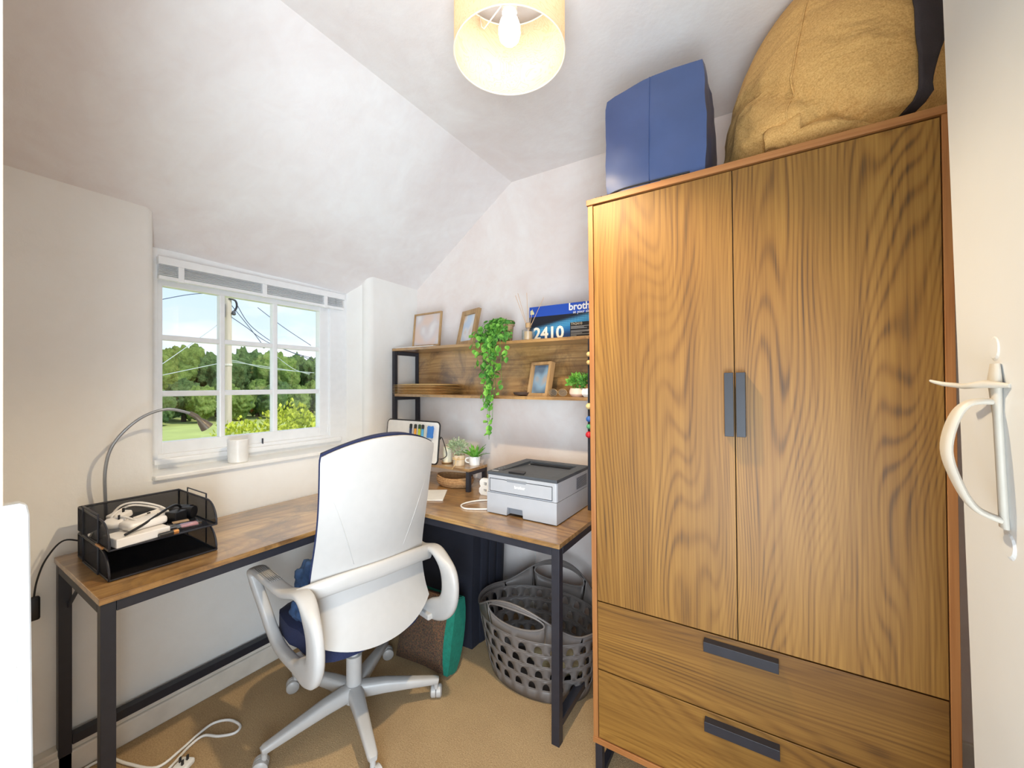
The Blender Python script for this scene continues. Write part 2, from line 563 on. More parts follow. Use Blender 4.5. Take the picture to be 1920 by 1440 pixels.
l.new(em.outputs[0], out.inputs[0]); M['bulb'] = m

# ================================================================== STRUCTURE
XL, YB, ZC, XR, YF = -2.07, 2.035, 2.54, 0.85, 0.08
WX = -2.25                                  # window plane
# floor
struct('floor', MB().box(-2.4, XR + 0.15, -2.2, YB + 0.2, -0.08, 0.0), M['carpet'], 'beige short-pile carpet')
# back wall
struct('wall_back', MB().box(-2.45, XR + 0.15, YB, YB + 0.15, -0.05, 2.75), M['back'], 'uneven pinkish white plaster back wall')
# right wall, behind wardrobe and door
struct('wall_right', MB().box(XR, XR + 0.12, -0.05, YB + 0.1, -0.05, 2.75), M['wall'], 'white right wall behind the wardrobe')
# left (window) wall: body below the sill, two piers with soft rounded splayed reveals, lintel
def arc(cx, cy, r, a0, a1, n=6):
    return [(cx + r * math.cos(math.radians(a0 + (a1 - a0) * k / n)), cy + r * math.sin(math.radians(a0 + (a1 - a0) * k / n))) for k in range(n + 1)]
wl_ = MB()
wl_.box(-2.45, XL, -0.05, YB + 0.1, -0.05, 0.955)
wl_.prism([(-2.45, -0.05), (XL, -0.05)] + arc(XL - 0.03, 0.575, 0.03, 0, 90) + [(WX + 0.02, 0.615), (WX, 0.62), (-2.45, 0.62)], 0.955, 2.12)
wl_.prism([(-2.45, YB + 0.1), (-2.45, 1.555), (WX, 1.555)] + arc(XL - 0.045, 1.672, 0.045, 245, 360)[0:] + [(XL, YB + 0.1)], 0.955, 2.10)
wl_.box(-2.45, WX - 0.03, 0.60, 1.60, 1.905, 2.05)
struct('wall_left', wl_, M['wall'], 'thick white plaster wall with the window recess', 40)
# sloping ceiling, running down into the window head
def slope(s, t_):
    y = -0.1 + 2.25 * t_
    zl = 2.052 - 0.030 * y
    x = -1.29 + s * (-2.33 + 1.29)
    z = ZC + (x + 1.29) / (XL + 1.29) * (zl - ZC)
    if x < XL: z = zl - (XL - x) * 0.72
    z += 0.006 * noise.noise(Vector((x * 2.3, y * 2.3, 0.3)))* (1 if 0 < s < 1 else 0)
    return (x, y, z)
struct('ceiling_slope', MB().slab(slope, 26, 40, -0.06), M['slope'], 'sloping plaster ceiling above the window', 60)
struct('ceiling', MB().box(-1.30, XR + 0.15, -0.1, YB + 0.15, ZC, ZC + 0.1), M['slope'], 'flat white plaster ceiling')
# front wall with the doorway the photograph is taken through
fw = MB()
fw.box(-2.45, -0.76, 0.03, YF, -0.05, 2.75)
fw.box(0.30, XR + 0.1, 0.03, YF, -0.05, 2.75)
fw.box(-0.76, 0.30, 0.03, YF, 2.05, 2.75)
struct('wall_front', fw, M['wall'], 'white wall around the doorway')
struct('trim_1', MB().box(-0.76, -0.741, 0.025, 0.081, 0, 2.05, 0.003), M['white'], 'white painted door frame upright')
# baseboards
bb = MB().box(XL, -2.018, 0.08, YB, 0, 0.082, 0.006)
bb.box(XL, -2.028, 0.08, YB, 0.08, 0.10, 0.004)
struct('baseboard_left', bb, M['white_worn'], 'worn white painted skirting board under the desk')
struct('baseboard_back', MB().box(-2.02, XR, YB - 0.018, YB, 0, 0.10, 0.004), M['white_worn'], 'white painted skirting board on the back wall')
# window sill
struct('trim_2', MB().box(WX - 0.03, XL + 0.018, 0.600, 1.645, 0.953, 0.973, 0.005), M['white'], 'white painted window sill')

# ------------------------------------------------------------------ window
win = thing('window_1', 'white cottage casement window of nine panes', None, (WX, 1.1, 0.973))
win['kind'] = 'structure'
wy0, wy1, wz0, wz1 = 0.64, 1.555, 0.973, 1.895
fr = MB()
x0, x1 = WX - 0.04, WX + 0.035
fr.box(x0, x1, wy0 - 0.06, wy0 + 0.018, wz0 - 0.01, wz1 + 0.03, 0.003); fr.box(x0, x1, wy1 - 0.090, wy1 + 0.06, wz0 - 0.01, wz1 + 0.03, 0.003)
fr.box(x0, x1 - 0.001, wy0 + 0.0165, wy1 - 0.0885, wz0 - 0.01, wz0 + 0.062, 0.003); fr.box(x0, x1 - 0.001, wy0 + 0.0165, wy1 - 0.0885, wz1 - 0.06, wz1 + 0.03, 0.003)
fr.box(x1 - 0.006, x1 + 0.018, wy0 + 0.001, wy1 - 0.02, wz0 + 0.02, wz0 + 0.045, 0.006)
obj('window_frame', fr, M['upvc'], win)
sy0, sy1, sz0, sz1 = 0.652, 1.468, 1.03, 1.84
py = [0.678, 0.895, 0.921, 1.143, 1.170, 1.408]
pz = [1.086, 1.285, 1.310, 1.532, 1.556, 1.768]
sa = MB()
x0, x1 = WX - 0.022, WX + 0.022
sa.box(x0, x1, sy0, py[0], sz0, sz1, 0.004); sa.box(x0, x1, py[5], sy1, sz0, sz1, 0.004)
sa.box(x0, x1 - 0.001, py[0] - 0.0015, py[5] + 0.0015, sz0, pz[0], 0.003); sa.box(x0, x1 - 0.001, py[0] - 0.0015, py[5] + 0.0015, pz[5], sz1, 0.003)
sash = obj('sash', sa, M['upvc'], win)
for a, b in ((py[1], py[2]), (py[3], py[4])):
    obj('glazing_bar', MB().box(x0 + 0.006, x1 - 0.004, a, b, pz[0] - 0.003, pz[5] + 0.003, 0.006), M['upvc'], sash)
for a, b in ((pz[1], pz[2]), (pz[3], pz[4])):
    obj('glazing_bar', MB().box(x0 + 0.008, x1 - 0.006, py[0] - 0.003, py[5] + 0.003, a, b, 0.006), M['upvc'], sash)
for i in range(3):
    for j in range(3):
        obj('pane', MB().box(WX - 0.006, WX - 0.003, py[2 * i] - 0.004, py[2 * i + 1] + 0.004, pz[2 * j] - 0.004, pz[2 * j + 1] + 0.004), M['glass'], sash)
obj('hinge', MB().box(x1, x1 + 0.006, sy1 - 0.012, sy1 + 0.02, 1.05, 1.09, 0.002), M['upvc'], win)
obj('stay_peg', MB().tube([(x1 + 0.01, 1.085, sz0 + 0.0), (x1 + 0.01, 1.085, sz0 + 0.028)], 0.004), M['metal'], win)
# venetian blind pulled up to the top of the window
bl = thing('venetian_blind', 'white venetian blind pulled right up at the window head', 'blind', (WX + 0.06, 1.1, 1.79))
bx0, bx1 = WX + 0.04, WX + 0.065
obj('head_rail', MB().box(bx0 - 0.002, bx1 + 0.003, 0.65, 1.545, 1.852, 1.885, 0.003), M['upvc'], bl)
for k in range(7):
    z = 1.8105 + k * 0.0062
    sl = MB().slab(lambda s, t_: (bx0 + 0.002 + t_ * 0.022, 0.655 + s * 0.885, z + 0.004 * math.sin(PI * t_)), 2, 4, 0.0007)
    obj('slat', sl, M['upvc'], bl)
obj('bottom_rail', MB().box(bx0, bx1, 0.652, 1.543, 1.788, 1.804, 0.003), M['upvc'], bl)
for y in (0.73, 1.08, 1.42):
    obj('ladder_clip', MB().box(bx0 - 0.001, bx1 + 0.002, y - 0.011, y + 0.011, 1.786, 1.852, 0.002), M['upvc'], bl)
obj('tilt_hook', MB().tube([(bx1 + 0.004, 1.475, 1.85), (bx1 + 0.012, 1.475, 1.846), (bx1 + 0.012, 1.475, 1.815)], 0.003, 6), M['clear'], bl)

# ------------------------------------------------------------------ the room door, standing open on the right
dr = thing('door_1', 'white painted plank door standing open on the right', None, (0.24, 0.12, 0.0))
dr['kind'] = 'structure'
def dx(z): return 0.24 - (z - 1.34) * 0.029
def doorpt(y, z, off=0.0): return (dx(z) - off, y, z)
pd = MB()
y0, y1 = 0.095, 0.874
vs_ = []
for z in (0.01, 1.99):
    vs_ += [(dx(z), y0, z), (dx(z), y1 - 0.006, z), (dx(z) + 0.006, y1, z), (dx(z) + 0.036, y1, z), (dx(z) + 0.036, y0, z)]
pd.add(vs_, [(4, 3, 2, 1, 0), (5, 6, 7, 8, 9)] + [(i, (i + 1) % 5, 5 + (i + 1) % 5, 5 + i) for i in range(5)])
obj('door_leaf', pd, M['door'], dr)
hd = obj('latch_plate', MB().sweep([doorpt(0.742, 1.365, 0.003), doorpt(0.742, 1.345, 0.004), doorpt(0.740, 1.30, 0.003), doorpt(0.736, 1.18, 0.003), doorpt(0.736, 1.165, 0.003)], (0, 1, 0), [(0.020, 0.006), (0.030, 0.008), (0.012, 0.008), (0.012, 0.008), (0.020, 0.006)]), M['handle'], dr, smooth=50)
grip = catmull([doorpt(0.742, 1.318, 0.0), doorpt(0.742, 1.316, 0.026), doorpt(0.744, 1.295, 0.040), doorpt(0.744, 1.255, 0.048), doorpt(0.742, 1.215, 0.040), doorpt(0.738, 1.185, 0.026), doorpt(0.736, 1.172, 0.0)], 6)
obj('grip', MB().sweep(grip, (0, 1, 0), [(0.010 + 0.024 * math.sin(PI * i / (len(grip) - 1)), 0.008) for i in range(len(grip))], 10), M['handle'], dr, smooth=50)
obj('thumb_latch', MB().sweep([doorpt(0.715, 1.338, 0.0), doorpt(0.742, 1.340, 0.012), doorpt(0.77, 1.337, 0.022), doorpt(0.80, 1.340, 0.034), doorpt(0.815, 1.343, 0.04)], (0, 1, 0), [(0.006, 0.005), (0.012, 0.010), (0.008, 0.007), (0.008, 0.006), (0.012, 0.004)]), M['handle'], dr, smooth=50)
obj('rosette', MB().sweep([doorpt(0.733, 1.145, -0.001), doorpt(0.733, 1.145, 0.002)], (0, 1, 0), [(0.036, 0.036), (0.026, 0.026)], 16, sq=2.0), M['door'], dr)
obj('rosette', MB().sweep([doorpt(0.750, 1.385, -0.001), doorpt(0.750, 1.385, 0.0012)], (0, 1, 0), [(0.032, 0.036), (0.022, 0.026)], 16, sq=2.0), M['door'], dr)
# white board fixed to the other side of the doorway, at the left edge of the picture
wb = thing('door_lining_board', 'white painted board with rounded top beside the doorway, far left', 'board', (-0.745, 0.09, 0.0))
bd = MB()
vs_ = []
for z, yy in ((0.0, 0.1085), (0.5, 0.1065), (1.185, 0.1005), (1.197, 0.0985), (1.2, 0.094)):
    vs_ += [(-0.7405, 0.02, z), (-0.7405, yy - 0.0015, z), (-0.742, yy, z), (-0.758, yy, z), (-0.758, 0.02, z)]
fs_ = [(4, 3, 2, 1, 0), (20, 21, 22, 23, 24)]
for q in range(4):
    fs_ += [(q * 5 + i, q * 5 + (i + 1) % 5, q * 5 + 5 + (i + 1) % 5, q * 5 + 5 + i) for i in range(5)]
bd.add(vs_, fs_)
obj('board', bd, M['lining'], wb)
obj('keeper_plate', MB().box(-0.7415, -0.7395, 0.088, 0.0905, 0.93, 1.01, 0.0004), M['white_worn'], wb)

# ------------------------------------------------------------------ outside
M['grass'] = plain('meadow_grass', rgb(172, 182, 104), 1.0, var=0.15, vscale=0.35)
gp = MB().box(-140, -2.6, -60, 140, -2.9, -2.66)
struct('ground', gp, M['grass'], 'green meadow beyond the window')
def leaf_mat(name, a, b, c, sc, bd_=0.6):
    t = NT(name)
    n1 = t.noise(t.coords(), sc, 6, 0.75)
    n2 = t.noise(t.coords(), sc * 0.18, 3, 0.6)
    t.base(t.mix(0.4, t.ramp(n1, [(0.36, a), (0.5, b), (0.66, c)]), t.ramp(n2, [(0.35, a), (0.65, c)])))
    t.b.inputs['Roughness'].default_value = 0.8
    t.b.inputs['Specular IOR Level'].default_value = 0.2
    t.bump(n1, 1.0 if bd_ > 0.1 else 0.3, bd_)
    return t.m
M['tree_a'] = leaf_mat('oak_foliage', rgb(64, 92, 40), rgb(118, 150, 70), rgb(176, 198, 112), 1.5)
M['tree_b'] = leaf_mat('ash_foliage', rgb(76, 108, 46), rgb(134, 166, 80), rgb(188, 206, 124), 1.7)
M['tree_c'] = leaf_mat('dark_foliage', rgb(58, 86, 52), rgb(98, 132, 76), rgb(150, 176, 112), 1.6)
M['bark'] = plain('bark', rgb(96, 82, 66), 0.9, var=0.3, vscale=3)
rt = random.Random(3)
def crown(c, r, seed, sub=5):
    def fn(q):
        p = q * 1.7 + Vector((seed, seed * 1.7, 0))
        return 1.0 + 0.34 * noise.noise(p) + 0.22 * noise.noise(p * 2.6) + 0.13 * noise.noise(p * 6.0) + 0.07 * noise.noise(p * 13)
    return MB().ico(c, r, sub, fn)
def tree(x, y, h, w, mat, label, group, seed):
    t_ = thing('woodland_tree', label, 'tree', (x, y, -2.66), 0, group)
    obj('crown', crown((x, y, -2.66 + h * 0.56), (w, w, h * 0.46), seed, 5), M[mat], t_, smooth=180)
    obj('trunk', MB().tube([(x, y, -2.66), (x + 0.1, y, -2.66 + h * 0.4)], [0.25, 0.16], 8), M['bark'], t_)
mats = ['tree_a', 'tree_b', 'tree_c']
# far wood: two staggered rows of tall trees, then two of the low hedge at the field's edge
ORD = ['leftmost', 'second', 'third', 'fourth', 'fifth', 'sixth', 'seventh', 'eighth']
def from_left(k): return ORD[k] if k == 0 else ORD[k] + ' from left'
kk = 0
for row, x, y_0, dy_, n_, h_, w_, txt, grp in (
        (0, -56.0, 17.0, 6.1, 4, 7.6, 2.5, 'tall rounded tree in front row of the far wood', 'trees of the far wood'),
        (1, -64.0, 16.2, 6.6, 5, 8.3, 2.7, 'taller tree in rear row of the far wood', 'trees of the far wood'),
        (2, -48.5, 14.8, 3.3, 6, 3.55, 1.28, 'low bush in front row of the field-edge hedge', 'hedge at the field edge'),
        (3, -52.2, 14.4, 3.5, 6, 4.0, 1.34, 'low tree in rear row of the field-edge hedge', 'hedge at the field edge')):
    for k in range(n_):
        tree(x - rt.uniform(0, 0.6), y_0 + dy_ * k + rt.uniform(-0.25, 0.25), h_ + rt.uniform(-0.3, 0.4), w_ + rt.uniform(-0.1, 0.12), mats[(k * 2 + row) % 3] if not (row < 2 and k >= 3) else 'tree_c',
             txt + ', ' + from_left(k), grp, 3.1 * kk + 1)
        kk += 1
# utility pole
po = thing('utility_pole', 'grey wooden utility pole seen through the middle panes', 'pole', (-14, 5.82, -2.66))
M['polewood'] = plain('weathered_pole', rgb(196, 184, 168), 0.9, var=0.12, vscale=2, stretch=(6, 6, 0.4))
obj('shaft', MB().tube([(-14, 5.82, -2.66), (-14, 5.84, 4.15)], [0.125, 0.10], 12), M['polewood'], po, smooth=60)
obj('bracket', MB().tube(catmull([(-13.9, 5.82, 3.95), (-13.85, 5.98, 3.9), (-13.85, 6.02, 3.72), (-13.88, 5.95, 3.55)], 5), 0.03, 6), M['metal'], po)
obj('insulator', MB().lathe([(0.03, 0), (0.06, 0.03), (0.05, 0.1), (0.03, 0.14)], (-13.88, 5.95, 3.45), 10), M['charcoal'], po)
obj('cable_box', MB().box(-13.95, -13.8, 5.62, 5.70, 3.35, 3.75, 0.01), M['charcoal'], po)
obj('band', MB().lathe([(0.125, 0), (0.125, 0.06)], (-14, 5.83, 1.9), 12), M['white_worn'], po)
wires = [
    [(4.2, 3.634), (4.99, 3.942), (5.82, 4.1)],
    [(4.22, 1.849), (4.736, 2.323), (5.524, 3.067), (5.82, 3.4)],
    [(4.25, 1.573), (5.524, 1.932), (6.026, 2.068), (6.976, 1.868), (8.69, 1.75)],
    [(5.88, 3.503), (6.408, 3.173), (7.146, 2.71), (8.7, 2.2)],
    [(5.95, 3.893), (6.566, 3.141), (6.976, 2.608)],
    [(6.2, 3.853), (6.646, 3.2), (7.679, 2.56), (8.692, 2.296)],
    [(6.842, 3.872), (7.679, 3.326), (8.692, 2.765)],
    [(5.879, 2.061), (7.112, 1.926), (8.692, 1.73)],
    [(7.232, 2.503), (8.054, 1.904), (8.692, 1.691)]]
wl_lab = ['highest overhead wire crossing the top left pane', 'overhead wire rising steeply across the left panes to the pole', 'low pale overhead wire crossing the wood behind the middle panes',
          'overhead wire falling from the pole bracket to the right', 'overhead wire dropping steeply to a dark ball in the middle pane', 'sagging overhead wire crossing the others right of the pole',
          'overhead wire slanting across the top right pane', 'nearly level overhead wire leaving the pole low down', 'lowest short overhead wire in the right middle pane']
M['wire_dark'] = plain('dark_cable', rgb(70, 84, 104), 0.6)
M['wire_pale'] = plain('pale_cable', rgb(190, 200, 205), 0.5)
for k, (w_, lb) in enumerate(zip(wires, wl_lab)):
    xs = -14.0 - 0.05 * k
    pts = catmull([(xs, a, b) for a, b in w_], 8)
    wr = thing('overhead_wire', lb, 'wire', (xs, w_[0][0], w_[0][1]), 0, 'overhead wires outside the window')
    obj('cable', MB().tube(pts, 0.011, 5), M['wire_pale' if k in (1, 2, 7, 8) else 'wire_dark'], wr, smooth=180)
    if k == 4:
        obj('spacer_ball', MB().ico((xs, 6.99, 2.58), 0.055, 2), M['charcoal'], wr)
# yellow-green shrub close to the house
M['shrub'] = leaf_mat('golden_shrub_leaves', rgb(128, 150, 34), rgb(186, 198, 56), rgb(228, 226, 104), 9, 0.02)
def leaf_mesh(name, L, W, m, bend=0.2, n=3, tip=0.9):
    vs_, fs_ = [], []
    for i in range(n + 1):
        s = i / n
        w = W * (math.sin(PI * min(1, s * tip + 0.06)) ** 0.8) / 2
        z = -bend * L * s * s
        vs_ += [(s * L, -w, z + 0.12 * W), (s * L, 0, z), (s * L, w, z + 0.12 * W)]
    for i in range(n):
        for j in range(2):
            a = i * 3 + j
            fs_.append((a, a + 3, a + 4, a + 1))
    me = bpy.data.meshes.new(name); me.from_pydata(vs_, [], fs_)
    for p in me.polygons: p.use_smooth = True
    me.materials.append(m)
    return me
sh = thing('garden_shrub', 'bright yellow green garden shrub close outside the window', 'shrub', (-9.2, 5.0, -2.66))
lv, lf = [], []
rs = random.Random(11)
for blob in ((-9.2, 5.05, -0.55, 0.72, 0.75, 1.42), (-9.2, 4.1, -0.85, 0.7, 0.85, 1.38), (-9.3, 5.55, -0.9, 0.7, 0.6, 1.5)):
    for k in range(2600):
        d = Vector((rs.gauss(0, 1), rs.gauss(0, 1), rs.gauss(0, 1))).normalized()
        rr = rs.uniform(0.78, 1.04) * (1 + 0.18 * noise.noise(d * 3 + Vector((blob[1], 0, 0))))
        c = Vector((blob[0] + d.x * blob[3] * rr, blob[1] + d.y * blob[4] * rr, blob[2] + d.z * blob[5] * rr))
        a = (d + Vector((rs.uniform(-.8, .8), rs.uniform(-.8, .8), rs.uniform(-.3, .9)))).normalized() * rs.uniform(0.08, 0.125)
        b = a.cross(Vector((rs.uniform(-1, 1), rs.uniform(-1, 1), rs.uniform(-1, 1)))).normalized() * 0.034
        o_ = len(lv)
        lv += [tuple(c), tuple(c + a * 0.5 + b), tuple(c + a), tuple(c + a * 0.5 - b)]
        lf.append((o_, o_ + 1, o_ + 2, o_ + 3))
fb = MB(); fb.v, fb.f = lv, lf
tag(obj('foliage', fb, M['shrub'], sh), kind='stuff')
for blob in ((-9.2, 5.05), (-9.2, 4.1), (-9.3, 5.55)):
    obj('stem', MB().tube([(-9.2, 5.0, -2.66), (blob[0], blob[1], -0.6)], [0.05, 0.02], 6), M['bark'], sh)
obj('inner_growth', MB().ico((-9.2, 5.05, -0.7), (0.5, 0.6, 1.15), 3, lambda q: 1 + 0.2 * noise.noise(q * 3)).ico((-9.2, 4.1, -0.95), (0.5, 0.65, 1.1), 3, lambda q: 1 + 0.2 * noise.noise(q * 3)), M['shrub'], sh, smooth=180)

# ================================================================== WARDROBE
wd = thing('wardrobe', 'tall oak effect wardrobe with two doors and two drawers', 'wardrobe', (-0.063, 1.56, 0.0))
WF, WB = 1.31, 1.80
wxl, wxr = -0.500, 0.374
body = MB()
body.box(wxl, wxl + 0.017, WF, WB, 0.152, 1.953, 0.001); body.box(wxr - 0.017, wxr, WF, WB, 0.152, 1.953, 0.001)
body.box(wxl + 0.018, wxr - 0.018, WF + 0.03, WB, 0.153, 1.952)
obj('carcass', body, M['ward_edge'], wd)
obj('top_panel', MB().box(wxl - 0.004, wxr + 0.004, WF - 0.004, WB, 1.953, 1.972, 0.001), M['ward_top'], wd)
obj('bottom_panel', MB().box(wxl - 0.001, wxr + 0.001, WF - 0.002, WB, 0.133, 0.152, 0.001), M['ward_top'], wd)
obj('reveal', MB().box(wxl + 0.0175, wxr - 0.0175, WF + 0.012, WF + 0.03, 0.1525, 1.9525), M['glossy_gap'], wd)
gx = -0.066
hdl = M['metal']
d1 = obj('door', MB().box(wxl + 0.0195, gx - 0.0012, WF + 0.001, WF + 0.018, 0.615, 1.948, 0.0008), M['ward'], wd)
d2 = obj('door', MB().box(gx + 0.0012, wxr - 0.0195, WF + 0.001, WF + 0.018, 0.615, 1.948, 0.0008), M['ward'], wd)
for dd, xa in ((d1, -0.0905), (d2, -0.0615)):
    h = MB().box(xa, xa + 0.023, WF - 0.026, WF - 0.022, 1.193, 1.372, 0.0008)
    h.box(xa + (0.0 if dd is d1 else 0.019), xa + (0.004 if dd is d1 else 0.023), WF - 0.024, WF + 0.002, 1.193, 1.372, 0.0008)
    obj('handle', h, hdl, dd)
for z0, z1, hz in ((0.386, 0.611, 0.592), (0.1555, 0.382, 0.362)):
    d3 = obj('drawer', MB().box(wxl + 0.0195, wxr - 0.0195, WF + 0.001, WF + 0.018, z0, z1, 0.0008), M['ward_h'], wd)
    h = MB().box(-0.153, 0.030, WF - 0.024, WF - 0.020, hz - 0.024, hz + 0.004, 0.0008)
    h.box(-0.153, 0.030, WF - 0.022, WF + 0.002, hz + 0.0005, hz + 0.004, 0.0008)
    obj('handle', h, hdl, d3)
for xx, s in ((wxl + 0.015, 1), (wxr - 0.015, -1)):
    for yy in (WF + 0.02, WB - 0.02):
        obj('leg', MB().box(xx - 0.012, xx + 0.012, yy - 0.012, yy + 0.012, 0.0, 0.134, 0.001), hdl, wd)
    obj('leg_rail', MB().box(xx - 0.011, xx + 0.011, WF + 0.032, WB - 0.032, 0.004, 0.024, 0.001), hdl, wd)
    obj('top_rail', MB().box(xx - 0.011, xx + 0.011, WF + 0.032, WB - 0.032, 0.112, 0.1335, 0.001), hdl, wd)
wd.rotation_euler = (0, -0.0115, 0)
WTOP = 1.9745

# blue cube storage box on the wardrobe
def soft_box(hx, hy, hz, n, fn):
    """subdivided box with displaced faces: fn(p, u) -> p"""
    bm = bmesh.new()
    bmesh.ops.create_cube(bm, size=2.0)
    bmesh.ops.subdivide_edges(bm, edges=list(bm.edges), cuts=n, use_grid_fill=True)
    for q in bm.verts:
        u = q.co.copy()
        k = [abs(u.x), abs(u.y), abs(u.z)]
        q.co = fn(Vector((u.x * hx, u.y * hy, u.z * hz)), u)
    return MB().bm(bm)
M['bluepu'] = plain('blue_vinyl', rgb(62, 80, 122), 0.36, var=0.08, vscale=8, bump=0.25, bscale=14)
bb_ = thing('storage_cube', 'blue vinyl folding storage cube standing on the wardrobe', 'box', (-0.31, 1.475, WTOP))
def bbf(p, u):
    r = 1 - 0.008 * (abs(u.x * u.y) ** 6 + abs(u.x * u.z) ** 6 + abs(u.y * u.z) ** 6)
    p = p * r
    p.z += 0.170
    top = max(0, u.z)
    p.z -= 0.022 * top * max(0, -u.x - 0.08)
    p.z += 0.004 * top * (1 - abs(u.x - 0.05))
    p.x += 0.008 * top * (1 if u.x > 0.5 else 0) * -1
    p.y += 0.006 * noise.noise(u * 2.0 + Vector((5, 0, 0))) * (1 if abs(u.y) > 0.9 else 0) 
    p.x += 0.006 * noise.noise(u * 2.2) * (1 if abs(u.x) > 0.9 else 0)
    return Vector((-0.31 + p.x, 1.475 + p.y, WTOP + p.z))
obj('cover', soft_box(0.155, 0.152, 0.170, 9, bbf), M['bluepu'], bb_, smooth=50)
obj('seam', MB().sweep([(-0.322, 1.3215, WTOP + 0.004), (-0.322, 1.3200, WTOP + 0.15), (-0.320, 1.3220, WTOP + 0.340)], (1, 0, 0), (0.003, 0.004), 6), M['bluepu'], bb_)
obj('flap', MB().box(-0.285, -0.22, 1.316, 1.3195, WTOP + 0.000, WTOP + 0.006, 0.001), M['frame_wood'], bb_)
# usb lead
ul = thing('usb_lead', 'black usb plug and lead lying on the wardrobe corner', 'cable', (-0.49, 1.34, WTOP))
obj('plug', MB().box(-0.505, -0.482, 1.333, 1.347, WTOP + 0.0005, WTOP + 0.0085, 0.001), M['black'], ul)
obj('plug_tip', MB().box(-0.519, -0.505, 1.335, 1.345, WTOP + 0.002, WTOP + 0.007, 0.0005), plain('tin_plate', rgb(150, 120, 90), 0.35, 0.8), ul)
obj('lead', MB().tube(catmull([(-0.482, 1.34, WTOP + 0.004), (-0.46, 1.332, WTOP + 0.004), (-0.40, 1.314, WTOP + 0.0035), (-0.30, 1.313, WTOP + 0.0035), (-0.2, 1.315, WTOP + 0.0035)], 4), 0.0028, 6), M['black'], ul)

# mustard bean bag slumped on the wardrobe
t = NT('mustard_canvas')
cv = t.coords((1, 1, 1), (0.3, 0.5, 0.3))
wv_ = t.n.new('ShaderNodeTexWave'); wv_.inputs['Scale'].default_value = 11; wv_.inputs['Distortion'].default_value = 1.2; wv_.bands_direction = 'Z'
t.link(cv, wv_.inputs['Vector'])
stitch = t.ramp(wv_.outputs[0], [(0.0, rgb(184, 136, 70)), (0.035, rgb(220, 172, 104))])
nz = t.noise(t.coords(), 260, 3)
t.base(t.mix(0.78, stitch, t.ramp(nz, [(0.3, rgb(190, 142, 78)), (0.7, rgb(226, 182, 116))])))
t.b.inputs['Roughness'].default_value = 0.9
t.bump(t.math('ADD', t.math('MULTIPLY', nz, 0.2), t.math('MULTIPLY', t.noise(t.coords((1, 1, 1.6)), 4, 3, 0.5, 1.4), 6.0)), 0.5, 0.012)
M['mustard'] = t.m
M['charcoal_cloth'] = plain('dark_grey_canvas', rgb(66, 58, 62), 0.9, var=0.1, bump=0.3)
bbx, bby = 0.180, 1.62
bag = thing('bean_bag', 'large mustard canvas bean bag slumped on the wardrobe top', 'bean bag', (bbx, bby, WTOP))
def ztab():
    return [0, 0.0001, 0.012, 0.03, 0.05] + [0.07 + 0.93 * k / 34 for k in range(35)]
zt = ztab(); NB = 72
vs_, fs_ = [], []
def bagr(t_): 
    # rounded lower edge then a slow taper to the top
    if t_ < 0.12: return 0.19 + 0.095 * math.sin(PI / 2 * t_ / 0.12)
    return 0.285 * (1 - 0.75 * ((t_ - 0.12) / 0.90) ** 2.8) ** 0.5
def bagpt(th, t_):
    d = Vector((math.cos(th), math.sin(th), 0))
    front = max(0.0, -d.y)
    rr = bagr(t_) if t_ > 0.0001 or True else 0
    w = 1 + 0.04 * math.cos(2 * th + 0.6) + 0.05 * noise.noise(Vector((d.x * 1.6, d.y * 1.6, t_ * 2.2)))
    f1 = math.exp(-((t_ - 0.12 - 0.05 * math.sin(th * 3 + 0.5)) / 0.030) ** 2)
    f2 = math.exp(-((t_ - 0.30 - 0.20 * math.sin(th * 1.7 + 2.0)) / 0.035) ** 2)
    f3 = abs(noise.noise(Vector((d.x * 4 + t_ * 3, d.y * 4, t_ * 5)))) ** 0.6
    rr = rr * w - (0.040 * f1 + 0.030 * f2) * front ** 0.5 - 0.022 * f3 * (1 - t_)
    lx = -0.035 + 0.045 * t_
    return Vector((bbx + lx + d.x * rr, bby + 0.0 + d.y * rr, WTOP + 0.001 + 0.552 * t_))
rings_ = []
for t_ in zt:
    for k in range(NB):
        vs_.append(bagpt(2 * PI * k / NB, t_))
for i in range(len(zt) - 1):
    for k in range(NB):
        fs_.append((i * NB + k, i * NB + (k + 1) % NB, (i + 1) * NB + (k + 1) % NB, (i + 1) * NB + k))
fs_.append(tuple(range(NB))[::-1]); fs_.append(tuple((len(zt) - 1) * NB + k for k in range(NB)))
obj('bag', MB().add(vs_, fs_), M['mustard'], bag, smooth=180)
seam = [bagpt(math.radians(246), t_) + Vector((-0.001, -0.001, 0)) for t_ in [0.1 + 0.88 * k / 30 for k in range(31)]]
obj('seam', MB().tube(seam, 0.0028, 6), M['mustard'], bag, smooth=180)
def strap(s, t_):
    tt = 0.10 + 0.86 * t_
    th = math.radians(308 + (s - 0.5) * (6 + 24 * t_))
    p = bagpt(th, tt); d = Vector((math.cos(th), math.sin(th), 0))
    return p + d * 0.002
obj('panel_strip', MB().slab(strap, 6, 24, 0.004), M['charcoal_cloth'], bag, smooth=180)
obj('carry_loop', MB().sweep(catmull([bagpt(math.radians(308), 0.10), bagpt(math.radians(311), 0.05) + Vector((0.01, -0.02, 0)), bagpt(math.radians(319), 0.03) + Vector((0.015, -0.012, 0)), bagpt(math.radians(329), 0.07)], 5), (0, 0, 1), (0.016, 0.005), 8), M['charcoal_cloth'], bag, smooth=180)
tab = bagpt(math.radians(243), 0.14)
obj('gathered_tab', MB().slab(lambda s, t_: (tab.x - 0.05 + 0.085 * s, tab.y - 0.004 - 0.016 * math.sin(PI * t_) - 0.008 * s, tab.z - 0.035 + 0.05 * t_ + 0.045 * s * t_ + 0.006 * math.sin(s * 9)), 10, 6, 0.006), M['mustard'], bag, smooth=180)

